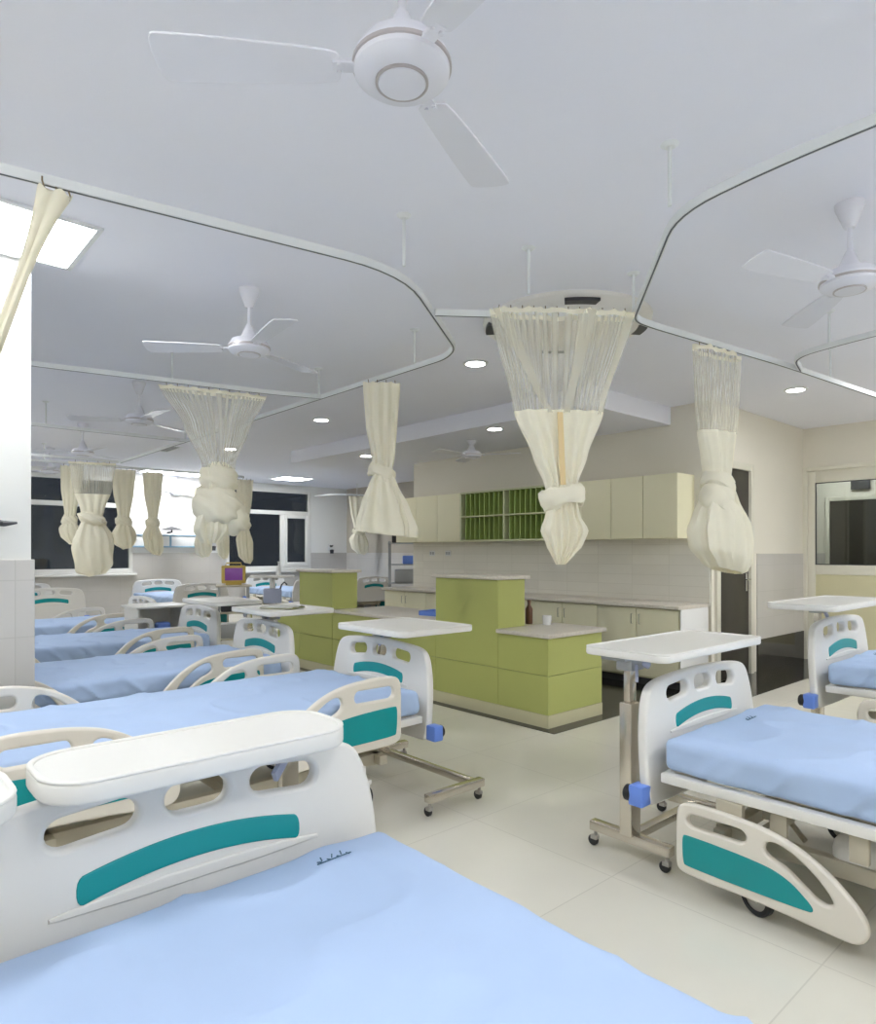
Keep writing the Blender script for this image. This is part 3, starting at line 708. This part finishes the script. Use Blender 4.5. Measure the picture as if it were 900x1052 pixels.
def rail_mesh(kind, ln, flip):
    k = ln/.72
    def f():
        bm = NB(); g = lambda P: [(-x*k if not flip else x*k, y) for x, y in P]
        if kind == 'rail':
            plate_bm(bm, g(chaikin(RO, 3)), [g(stad(.175,.265,.125,.030,0)), g(chaikin(RS2, 2))], .032, YZ, .010); m = M['cream']
        else: plate_bm(bm, g(chaikin(RT, 3)), [], .040, YZ, .003); m = M['teal']
        bmesh.ops.recalc_face_normals(bm, faces=bm.faces)
        return finish(bm, kind, m)
    return cached((kind, ln, flip), f)
def wheel_mesh():
    bm = NB(); R = Matrix.Rotation(PI/2, 4, 'Y')
    lathe(bm, [(.048,-.016),(.062,-.016),(.068,-.010),(.068,.010),(.062,.016),(.048,.016)], seg=32, mtx=R); return finish(bm, 'tyre', M['black'])
def wheelhub_mesh():
    bm = NB(); R = Matrix.Rotation(PI/2, 4, 'Y')
    lathe(bm, [(0,-.015),(.012,-.018),(.02,-.010),(.049,-.010),(.049,.010),(.02,.010),(.012,.018),(0,.015)], seg=28, mtx=R); return finish(bm, 'wheel_hub', M['hub'])
def fork_mesh():
    bm = NB(); box(bm, -.03, .03, -.035, .035, .075, .10, .006); box(bm, -.028, -.022, -.02, .02, -.01, .09, .002); box(bm, .022, .028, -.02, .02, -.01, .09, .002)
    bar(bm, (0,0,.09), (0,0,.17), .014, r=True); return finish(bm, 'caster_fork', M['bframe'])
def base_mesh(L):
    bm = NB()
    for s in (-.34, .34): box(bm, s-.025, s+.025, -L+.22, -.2, .19, .25, .004)
    for y in (-.24, -L+.28, -L/2): box(bm, -.42, .42, y-.025, y+.025, .20, .25, .004)
    return finish(bm, 'base_frame', M['beige'])
def deck_mesh(L):
    bm = NB()
    for s in (-1, 1): box(bm, s*.475-.022, s*.475+.022, -L+.03, -.03, .402, .442, .006)
    for y in (-.05, -L+.05): box(bm, -.46, .46, y-.02, y+.02, .402, .442, .004)
    box(bm, -.44, .44, -L+.06, -.06, .442, .452)
    return finish(bm, 'deck_frame', M['bframe'])
def mech_mesh(L):
    bm = NB()
    for y in (-.35, -L+.38):
        for s in (-.28, .28):
            bar(bm, (s, y, .25), (s, y-.16, .40), .035, .018); bar(bm, (s, y-.16, .25), (s, y-.02, .40), .02, .012)
        bar(bm, (-.40, y-.1, .345), (.40, y-.1, .345), .016, r=True)
        box(bm, -.36, -.30, y-.13, y-.03, .32, .40, .004); box(bm, .30, .36, y-.13, y-.03, .32, .40, .004)
    bar(bm, (.12, -.30, .33), (.12, -L/2, .36), .02, r=True); bar(bm, (.12, -L/2, .36), (.12, -L+.35, .33), .012, r=True)
    bar(bm, (-.15, -.10, .30), (-.15, -L/2, .36), .014, r=True)
    for s in (-1, 1):
        for y in (-.48, -.74, -L+.44): box(bm, s*.45-.012, s*.45+.012, y-.03, y+.03, .30, .40, .003)
    return finish(bm, 'lift_linkage', M['beige'])
def bumper_mesh(s):
    bm = NB(); box(bm, -.03, .045, -.03, .035, .30, .385, .008); return finish(bm, 'bumper_bracket', M['blue'])
def roller_mesh():
    bm = NB(); lathe(bm, [(0,-.018),(.028,-.018),(.034,-.012),(.034,.012),(.028,.018),(0,.018)], seg=24, mtx=Matrix.Rotation(PI/2, 4, 'X')); return finish(bm, 'roller', M['black'])
def bed(x, y, rz, L, label, rails='uuuu', seed=1, grp=None, hw=.475, mark=True, rl=.72, rh=1., ry=-.21, rz0=.055, bx=1., bz=.96, up=0.):
    """origin under the centre of the board at y=0, body runs to -y.  rails: +x head, +x foot, -x head, -x foot; u up, d down, - none"""
    t = thing('hospital_bed', label, 'bed', (x, y, 0), rz, grp)
    for yy, nm in ((0, 'head_board'), (-L, 'foot_board')):
        b_ = link(nm, cached('board', board_mesh), t, (0, yy, 0), (math.radians(-4.5 if yy == 0 else 4.5), 0, 0)); b_.scale = (bx, 1, bz)
        link('colour_inlay', cached('teal', teal_mesh), b_); link('ledge', cached('ledge', ledge_mesh), b_)
    mt = link('mattress', mattress_mesh(L, seed, hw), t)
    if mark:
        bm = NB(); random.seed(seed)
        for k in range(7):
            a = Vector((-.045+k*.014, 0, 0)); h = random.uniform(.008,.02)
            bar(bm, a, a+Vector((random.uniform(.004,.012), h*(1 if k%2 else -.6), 0)), .003, .0015)
        bar(bm, (-.05,-.01,0), (.05,-.006,0), .003, .0015)
        mx, my = (.27, -.13) if rz == 0 and x < 1 else (.12, -.13)
        hz = max(v.co.z for v in mt.data.vertices if abs(v.co.x-mx) < .07 and abs(v.co.y-my) < .03)
        link('laundry_mark', finish(bm, 'laundry_mark', M['ink']), mt, (mx, my, hz+.0006))
    link('deck_frame', cached(('deck', L), lambda: deck_mesh(L)), t)
    link('base_frame', cached(('base', L), lambda: base_mesh(L)), t)
    link('lift_linkage', cached(('mech', L), lambda: mech_mesh(L)), t)
    for sx in (-1, 1):
        for yy in (-.41, -L+.41):
            f = link('caster_fork', cached('fork', fork_mesh), t, (sx*.47, yy, .068), (0, 0, .3*sx))
            link('tyre', cached('tyre', wheel_mesh), f); link('wheel_hub', cached('whub', wheelhub_mesh), f)
        for yy in (0, -L):
            g = 1 if yy == 0 else -1
            b_ = link('bumper_bracket', cached('bump', lambda: bumper_mesh(1)), t, (sx*(.49*bx+.02), yy+g*.038, .0), (0, 0, 0 if g > 0 else PI))
            link('roller', cached('roller', roller_mesh), b_, (.0 if sx*g > 0 else 0, .045, .342))
    bm_ = cached('drive', drv); link('drive_cover', bm_, t)
    if up:
        for c in list(t.children):
            nm = c.name.split('.')[0]
            if nm in ('head_board', 'foot_board', 'mattress', 'deck_frame', 'bumper_bracket', 'drive_cover'): c.location.z += up
            if nm == 'lift_linkage': k_ = 1+up/.15; c.scale = (1, 1, k_); c.location.z = .25-.25*k_
    i = 0
    for sx in (1, -1):
        for end in ('head', 'foot'):
            st = rails[i]; i += 1
            if st == '-': continue
            z = .335 if st == 'u' else rz0
            if end == 'head': ln, yy, fl = rl, ry, False
            else: ln, yy, fl = .68, -L+.05, True
            r = link('side_rail', rail_mesh('rail', ln, fl), t, (sx*.522, yy, z+up)); r.scale = (1, 1, rh)
            link('colour_inlay', rail_mesh('inlay', ln, fl), r)
            bm_ = cached('bracket', lambda: brk())
            link('rail_bracket', bm_, r, (-sx*.026, (-.2 if not fl else .2), (.02 if st == 'u' else .33)))
    return t
def drv():
    bm = NB(); roundbox(bm, (.10,.19,.075), .05, (8,10,6), (-.25,-.80,.255)); return finish(bm, 'drive_cover', M['bframe'])
def brk():
    bm = NB(); box(bm, -.014, .014, -.05, .05, -.015, .06, .003); return finish(bm, 'rail_bracket', M['beige'])
RG = -PI/2
bed(.645, 1.545, 0, 2.0, 'nearest bed in the foreground with wide pale blue sheet', 'dddd', 1, hw=.48, bx=1.07, bz=.985)
bed(3.02, 1.48, 0, 2.0, 'bed on the right with lowered side rail showing a teal panel', 'dddd', 2, rl=.66, rh=.83, ry=-.12, rz0=.08, bx=1.07, bz=.955)
bed(4.90, 1.48, 0, 2.0, 'bed cut by the right picture edge, behind the other right bed', 'dddd', 3, bx=1.05, up=.11)
bed(2.44, 3.32, RG, 2.12, 'second left bed whose white end board stands by the green station', 'uuuu', 4, rh=1.06)
bed(2.44, 4.86, RG, 2.12, 'third left bed, just behind the tiled column', 'uuuu', 5)
bed(2.62, 6.54, RG, 2.12, 'fourth left bed, between the third bed and the far ones', 'uuuu', 6)
bed(2.66, 8.35, RG, 2.12, 'fifth left bed, last of the row lying sideways', 'uuuu', 7)
bed(2.33, 13.25, 0, 2.0, 'far bed under the left night window', 'dddd', 8, mark=False)
bed(4.62, 13.25, 0, 2.0, 'far bed against the tiled wall below the bright wall panel', 'dddd', 9, mark=False)
bed(7.13, 13.7, 0, 1.95, 'far bed below the right night window, half hidden by the station', 'dddd', 10, mark=False)
bed(8.60, 13.7, 0, 1.95, 'far bed glimpsed between the tall green station blocks', 'dddd', 11, mark=False)

# ------------------------------------------------------------------ over-bed tables
def obt(x0, x1, y0, y1, z, label, col, along, th=.032, r=.05, cr=(.0,.0), span=None, cpos=None, stem=None):
    """top rectangle; column at end 'col' (+1/-1) of the long axis ('x' or 'y')"""
    cx, cy = (x0+x1)/2, (y0+y1)/2; hx, hy = (x1-x0)/2, (y1-y0)/2
    t = thing('overbed_table', label, 'overbed table', (cx, cy, 0), 0, None)
    bm = NB(); out = rrect(-hx, hx, -hy, hy, r, 10)
    plate_bm(bm, out, [], th, Matrix.Translation((0,0,z-th/2)), .009); obj('table_top', bm, M['plasticb'], t)
    bm = NB(); plate_bm(bm, out, [rrect(-hx+.014, hx-.014, -hy+.014, hy-.014, max(.01, r-.014), 10)], .008, Matrix.Translation((0,0,z+.001)), .0035); obj('raised_rim', bm, M['plasticb'], t)
    if along == 'x': u = (col*(hx-.13), 0); e = (-col*(hx-.10), 0); ax, ay = (0, 1), (1, 0)
    else: u = (0, col*(hy-.13)); e = (0, -col*(hy-.10)); ax, ay = (1, 0), (0, 1)
    if cpos: u = (cpos[0]-cx, cpos[1]-cy)
    if stem: e = (stem[0]-cx, stem[1]-cy)
    else: e = (e[0] if along == 'x' else u[0], e[1] if along == 'y' else u[1])
    bm = NB(); box(bm, u[0]-.038, u[0]+.038, u[1]-.03, u[1]+.03, .11, z-.25, .004); obj('column', bm, M['steel'], t)
    bm = NB(); box(bm, u[0]-.026, u[0]+.026, u[1]-.016, u[1]+.016, z-.26, z-th-.045, .003); obj('inner_column', bm, M['steel'], t)
    bm = NB(); lx, ly = (.16, .06) if along == 'x' else (.06, .16)
    box(bm, u[0]-lx/1.2, u[0]+lx/1.2, u[1]-ly, u[1]+ly, z-th-.022, z-th-.001, .003); box(bm, u[0]-.05, u[0]+.05, u[1]-.04, u[1]+.04, z-th-.075, z-th-.02, .006); obj('tilt_bracket', bm, M['grey'], t)
    bm = NB(); bar(bm, (u[0]-.03,u[1]-.05,z-th-.055), (u[0]-.09,u[1]-.09,z-th-.095), .012, .03); obj('adjust_lever', bm, M['lilac'], t)
    bm = NB(); bar(bm, (u[0]+.04,u[1]-.03,z-th-.045), (u[0]+.07,u[1]-.05,z-th-.06), .016, r=True); obj('adjust_knob', bm, M['lilac'], t)
    def beam(a, b, w=.045, h=.035):
        bm = NB(); bar(bm, (a[0],a[1],.095), (b[0],b[1],.095), *( (h, w) if abs(a[0]-b[0]) > abs(a[1]-b[1]) else (w, h) )); return bm
    hl = .20
    for nm, c, in (('column_foot', u), ('front_foot', e)):
        a = (c[0]-ax[0]*hl, c[1]-ax[1]*hl); b_ = (c[0]+ax[0]*hl, c[1]+ax[1]*hl)
        bm = NB(); v = Vector((ax[0]*hl, ax[1]*hl, 0)); pr = Vector((ay[0]*.024, ay[1]*.024, 0)); cc = Vector((c[0], c[1], .095))
        box(bm, min(a[0],b_[0])-abs(pr.x), max(a[0],b_[0])+abs(pr.x), min(a[1],b_[1])-abs(pr.y), max(a[1],b_[1])+abs(pr.y), .073, .118, .006)
        ft = obj(nm, bm, M['steel'], t)
        for q in (a, b_):
            q = (q[0]-(ax[0]*.02 if q is b_ else -ax[0]*.02), q[1]-(ax[1]*.02 if q is b_ else -ax[1]*.02))
            def cm():
                bm = NB(); bar(bm, (0,0,.045), (0,0,.074), .008, r=True); box(bm, -.014,.014,-.012,.02,.03,.05,.003)
                return finish(bm, 'caster', M['hub'])
            def cw():
                bm = NB(); lathe(bm, [(0,-.011),(.02,-.011),(.024,-.007),(.024,.007),(.02,.011),(0,.011)], (0,0,0), 20, Matrix.Translation((0,.012,.024)) @ Matrix.Rotation(PI/2,4,'Y')); return finish(bm, 'caster_wheel', M['black'])
            link('caster', cached('tc', cm), ft, (q[0], q[1], 0)); link('caster_wheel', cached('tw', cw), ft, (q[0], q[1], 0))
    if along == 'y': e = (u[0], e[1])
    else: e = (e[0], u[1])
    bm = NB(); box(bm, min(u[0],e[0])-(0 if along=='x' else .022), max(u[0],e[0])+(0 if along=='x' else .022), min(u[1],e[1])-(0 if along=='y' else .022), max(u[1],e[1])+(0 if along=='y' else .022), .078, .113, .003); obj('base_beam', bm, M['steel'], t)
    return t
obt(.295, 1.01, 1.44, 1.72, .895, 'overbed table lying across the end board of the nearest bed', 1, 'x', .045, .10, cpos=(.95,1.70), stem=(.35,1.70))
obt(-.75, .262, 1.42, 1.75, .885, 'overbed table whose rounded end shows at the left picture edge', -1, 'x', .04, .12)
obt(2.41, 3.32, 1.36, 1.76, .94, 'overbed table above the end board of the right bed', -1, 'x', .032, .05, cpos=(2.60,1.64), stem=(3.2,1.64))
obt(4.05, 5.05, 1.28, 1.66, 1.05, 'overbed table at the far right edge in front of the glazed door', 1, 'x', .032, .05, cpos=(4.90,1.66), stem=(4.35,1.66))
obt(2.28, 2.84, 2.84, 3.50, .91, 'overbed table beside the green station, over the second left bed', 1, 'y', .032, .05, cpos=(2.58,3.42), stem=(2.43,2.58))
tb3 = obt(2.32, 2.88, 4.40, 5.08, .91, 'overbed table with a magazine on it, over the third bed', 1, 'y', .032, .05, cpos=(2.60,4.95), stem=(2.60,4.2))
obt(2.40, 2.88, 5.58, 6.30, .91, 'overbed table over the fourth left bed, below the wide curtain', -1, 'y', .032, .05, cpos=(2.78,5.68), stem=(2.78,6.25))
t = thing('magazine', 'open magazine lying on the overbed table of the third bed', 'magazine', (2.58, 4.70, .9165), .5)
bm = NB()
for s in (-1, 1):
    g = [[bm.verts.new((s*.10*i/6, -.14+.28*j, .012*math.sin(PI*i/6)+.002+z_)) for j in (0,1)] for z_ in (0,) for i in range(7)]
    for a, b in zip(g, g[1:]): bm.faces.new((a[0],b[0],b[1],a[1]))
r = bmesh.ops.extrude_face_region(bm, geom=bm.faces[:]); bmesh.ops.translate(bm, vec=(0,0,.005), verts=[v for v in r['geom'] if isinstance(v, bmesh.types.BMVert)])
bmesh.ops.recalc_face_normals(bm, faces=bm.faces); obj('pages', bm, M['paper'], t)
bm = NB(); box(bm, -.102, .102, -.142, .142, .0, .002); obj('cover', bm, M['green'], t)

# ------------------------------------------------------------------ far furniture
t = thing('bedside_locker', 'white bedside locker with an open shelf between the fourth and fifth left beds', 'locker', (2.55, 7.42, 0), 0)
bm = NB()
box(bm, -.25, -.23, -.22, .22, .06, .76); box(bm, .23, .25, -.22, .22, .06, .76); box(bm, -.23, .23, .20, .22, .06, .76); box(bm, -.23,.23,-.22,.2,.06,.08); box(bm, -.23,.23,-.22,.2,.48,.50)
obj('locker_body', bm, M['plastic'], t, smooth=False)
bm = NB(); box(bm, -.28, .28, -.25, .25, .76, .785, .008); obj('locker_top', bm, M['plasticb'], t)
bm = NB(); box(bm, -.228, .228, -.235, -.221, .09, .475, .004); dd = obj('locker_door', bm, M['plastic'], t)
bm = NB(); box(bm, -.19, -.17, -.25, -.235, .25, .36, .003); obj('handle', bm, M['chrome'], dd)
for sx in (-.2,.2):
    for sy in (-.17,.17):
        bm = NB(); lathe(bm, [(0,-.012),(.028,-.012),(.028,.012),(0,.012)], (0,0,0), 16, Matrix.Translation((sx,sy,.028)) @ Matrix.Rotation(PI/2,4,'Y')); obj('caster', bm, M['black'], t)
bm = NB(); roundbox(bm, (.07,.06,.05), .03, (6,6,6), (0,0,.05)); o = obj('blue_bag', bm, M['blue'], None, loc=(2.60,7.34,.501)); tag(o, 'small blue bag inside the open shelf of the bedside locker', 'bag')
# monitor trolley
x, y = 4.55, 8.6
k = (240-450)/690; Y = 8.3; X = Y*(S_+k*C_)/(C_-k*S_)
t = thing('equipment_trolley', 'dark equipment trolley with shelves standing past the fourth bed', 'trolley', (X, Y, 0), -.4)
for sx in (-.18,.18):
    for sy in (-.16,.16):
        bm = NB(); bar(bm, (sx,sy,.08), (sx,sy,.90), .012, r=True); lg = obj('post', bm, M['grey'], t)
        bm = NB(); lathe(bm, [(0,-.012),(.038,-.012),(.038,.012),(0,.012)], (0,0,0), 16, Matrix.Translation((sx,sy,.038)) @ Matrix.Rotation(PI/2,4,'Y')); obj('caster', bm, M['black'], lg)
for z in (.22,.56,.90): bm = NB(); box(bm, -.22,.22,-.2,.2,z,z+.022,.005); obj('shelf', bm, M['beige'], t)
bm = NB(); box(bm, -.16,.16,-.14,.14,.582,.72,.01); o = obj('device_box', bm, M['dark'], t)
bm = NB(); box(bm, -.16,.16,-.14,.14,.242,.42,.01); o = obj('device_box', bm, M['grey'], t)
t2 = thing('patient_monitor', 'yellow framed patient monitor with purple screen on the trolley', 'monitor', (X, Y, .922), -.4)
bm = NB(); box(bm, -.15,.15,-.06,.08,.02,.25,.015); box(bm,-.1,.1,-.05,.06,0,.022,.004); obj('monitor_body', bm, M['yellow'], t2)
bm = NB(); box(bm, -.11,.11,-.066,-.058,.06,.22,.003); obj('screen', bm, M['purple'], t2)
bm = NB(); tube(bm, [(-.10,0,.25),(-.09,0,.285),(.09,0,.285),(.10,0,.25)], .008, 8); obj('carry_handle', bm, M['yellow'], t2)
# wash basin / dressing stand near the right window
k = (280-450)/690; Y = 9.6; X = Y*(S_+k*C_)/(C_-k*S_)
t = thing('procedure_stand', 'white pedestal stand with grey bin and tray top near right window', 'stand', (X, Y, 0), -.5)
bm = NB(); lathe(bm, [(0,0),(.22,0),(.22,.03),(.06,.06),(.045,.1),(.045,.95),(0,.95)], seg=28); obj('pedestal', bm, M['white'], t)
bm = NB(); plate_bm(bm, rrect(-.34,.34,-.2,.2,.06), [], .03, Matrix.Translation((0,0,.965)), .006); obj('tray_top', bm, M['plastic'], t)
bm = NB(); box(bm, -.14,.14,-.12,.12,.55,.78,.02); obj('bin', bm, M['lilac'], t)
bm = NB(); tube(bm, [(.12,-.1,.78),(.14,-.15,.84),(.18,-.16,.88),(.22,-.12,.84)], .012, 8); obj('hose', bm, M['dark'], t)
bm = NB(); lathe(bm, [(0,0),(.035,0),(.04,.02),(.04,.11),(.022,.15),(.012,.16),(.012,.2),(.02,.205),(.02,.22),(0,.222)], seg=20)
o = obj('bottle', bm, M['white'], None, loc=(X+.08, Y-.05, .981)); tag(o, 'white pump bottle on the tray top of the pedestal stand', 'bottle')
# recess equipment rack
k = (408-450)/690; Y = 9.9; X = Y*(S_+k*C_)/(C_-k*S_)
t = thing('instrument_rack', 'metal shelf rack with equipment in the dark recess past station', 'rack', (X+.2, Y, 0), -A_)
for sx in (-.3,.3):
    for sy in (-.18,.18): bm = NB(); bar(bm, (sx,sy,0), (sx,sy,1.55), .014, r=True); obj('post', bm, M['grey'], t)
for z in (.3,.75,1.1,1.5): bm = NB(); box(bm, -.32,.32,-.2,.2,z,z+.02,.004); obj('shelf', bm, M['grey'], t)
bm = NB(); box(bm, -.2,.2,-.15,.15,.771,1.02,.02); o = obj('steriliser', bm, M['grey'], None, loc=(X+.2, Y, 0), rot=(0,0,-A_)); tag(o, 'grey box machine on the metal rack in the recess', 'machine')
bm = NB(); box(bm, -.05,.22,-.12,.12,1.121,1.28,.02); o = obj('storage_box', bm, M['blue'], None, loc=(X+.2, Y, 0), rot=(0,0,-A_)); tag(o, 'dark blue box on upper shelf of the metal rack', 'box')
bm = NB(); box(bm, -.25,.05,-.12,.12,1.521,1.75,.02); o = obj('storage_box', bm, M['dark'], None, loc=(X+.2, Y, 0), rot=(0,0,-A_)); tag(o, 'black case on top of the metal rack', 'box')
# bed head panel on the bright wall
t = thing('bed_head_panel', 'pale blue trimmed service panel mounted on the far wall', 'wall panel', (5.05, FARY-.012, 1.44))
bm = NB(); box(bm, -.75,.75,-.07,0,0,.26,.01); obj('panel_body', bm, M['white'], t)
bm = NB()
for a in ((-.76,.76,0,.03),(-.76,.76,.23,.26),(-.76,-.73,.03,.23),(.73,.76,.03,.23),(-.02,.02,.03,.23)): box(bm, a[0],a[1],-.082,-.068,a[2],a[3],.003)
obj('panel_trim', bm, M['ltblue'], t)
t = thing('examination_lamp', 'black dish lamp mounted above the pale blue wall panel', 'lamp', (5.0, FARY-.3, 1.80))
bm = NB(); lathe(bm, [(0,.06),(.03,.055),(.20,.0),(.21,-.01),(.19,-.008),(0,.02)], seg=28); obj('lamp_dish', bm, M['dark'], t)
bm = NB(); tube(bm, [(0,.0,.04),(0,.0,-.05),(0,.2,-.06),(0,.24,-.06)], .02, 8); obj('lamp_arm', bm, M['dark'], t)
def bracket(x, y, z, rz, label):
    t = thing('wall_outlet_bracket', label, 'bracket', (x, y, z), rz)
    bm = NB(); box(bm, -.05,.05,-.03,0,-.08,.08,.006); obj('back_plate', bm, M['white'], t)
    bm = NB(); tube(bm, [(0,-.03,.03),(0,-.12,.05),(-.05,-.16,.03),(-.10,-.17,.05)], .018, 8); lathe(bm, [(0,0),(.04,0),(.05,.09),(0,.1)], (0,-.09,-.14), 16); obj('flow_meter', bm, M['dark'], t)
bracket(8.9, FARY-.012, 1.45, 0, 'gas outlet bracket on the white wall right of the windows')
bracket(5.95, FARY-.012, 1.52, 0, 'gas outlet bracket beside the pale blue wall panel')
t = thing('wall_shelf_bracket', 'black angled bracket on the white column at left edge', 'bracket', (.655, 4.12, 1.50))
bm = NB(); tube(bm, [(-.06,0,.0),(-.05,-.05,0),(-.02,-.09,-.005),(.035,-.10,.0)], [.02,.018,.016,.006], 10); obj('arm', bm, M['dark'], t)
bm = NB(); box(bm, -.10,-.03,-.012,0,-.03,.07,.003); obj('back_plate', bm, M['ltblue'], t)

# ------------------------------------------------------------------ world, camera, colour
w = bpy.data.worlds.new('World'); scene.world = w; w.use_nodes = True
w.node_tree.nodes['Background'].inputs[0].default_value = (.012,.014,.02,1); w.node_tree.nodes['Background'].inputs[1].default_value = 1
cam = bpy.data.cameras.new('camera'); co = bpy.data.objects.new('camera', cam); COL.objects.link(co); scene.camera = co
co.location = (0,0,H); co.rotation_euler = (PI/2, 0, -A_)
cam.sensor_fit = 'HORIZONTAL'; cam.sensor_width = 36; cam.lens = 690/900*36; cam.shift_y = 41/900; cam.clip_start = .02
vs = scene.view_settings; vs.view_transform = 'Standard'; vs.look = 'None'; vs.gamma = 1; vs.use_curve_mapping = False; vs.exposure = 1.6
scene.cycles.max_bounces = 10; scene.cycles.diffuse_bounces = 6; scene.cycles.transparent_max_bounces = 16
scene.cycles.sample_clamp_indirect = 6
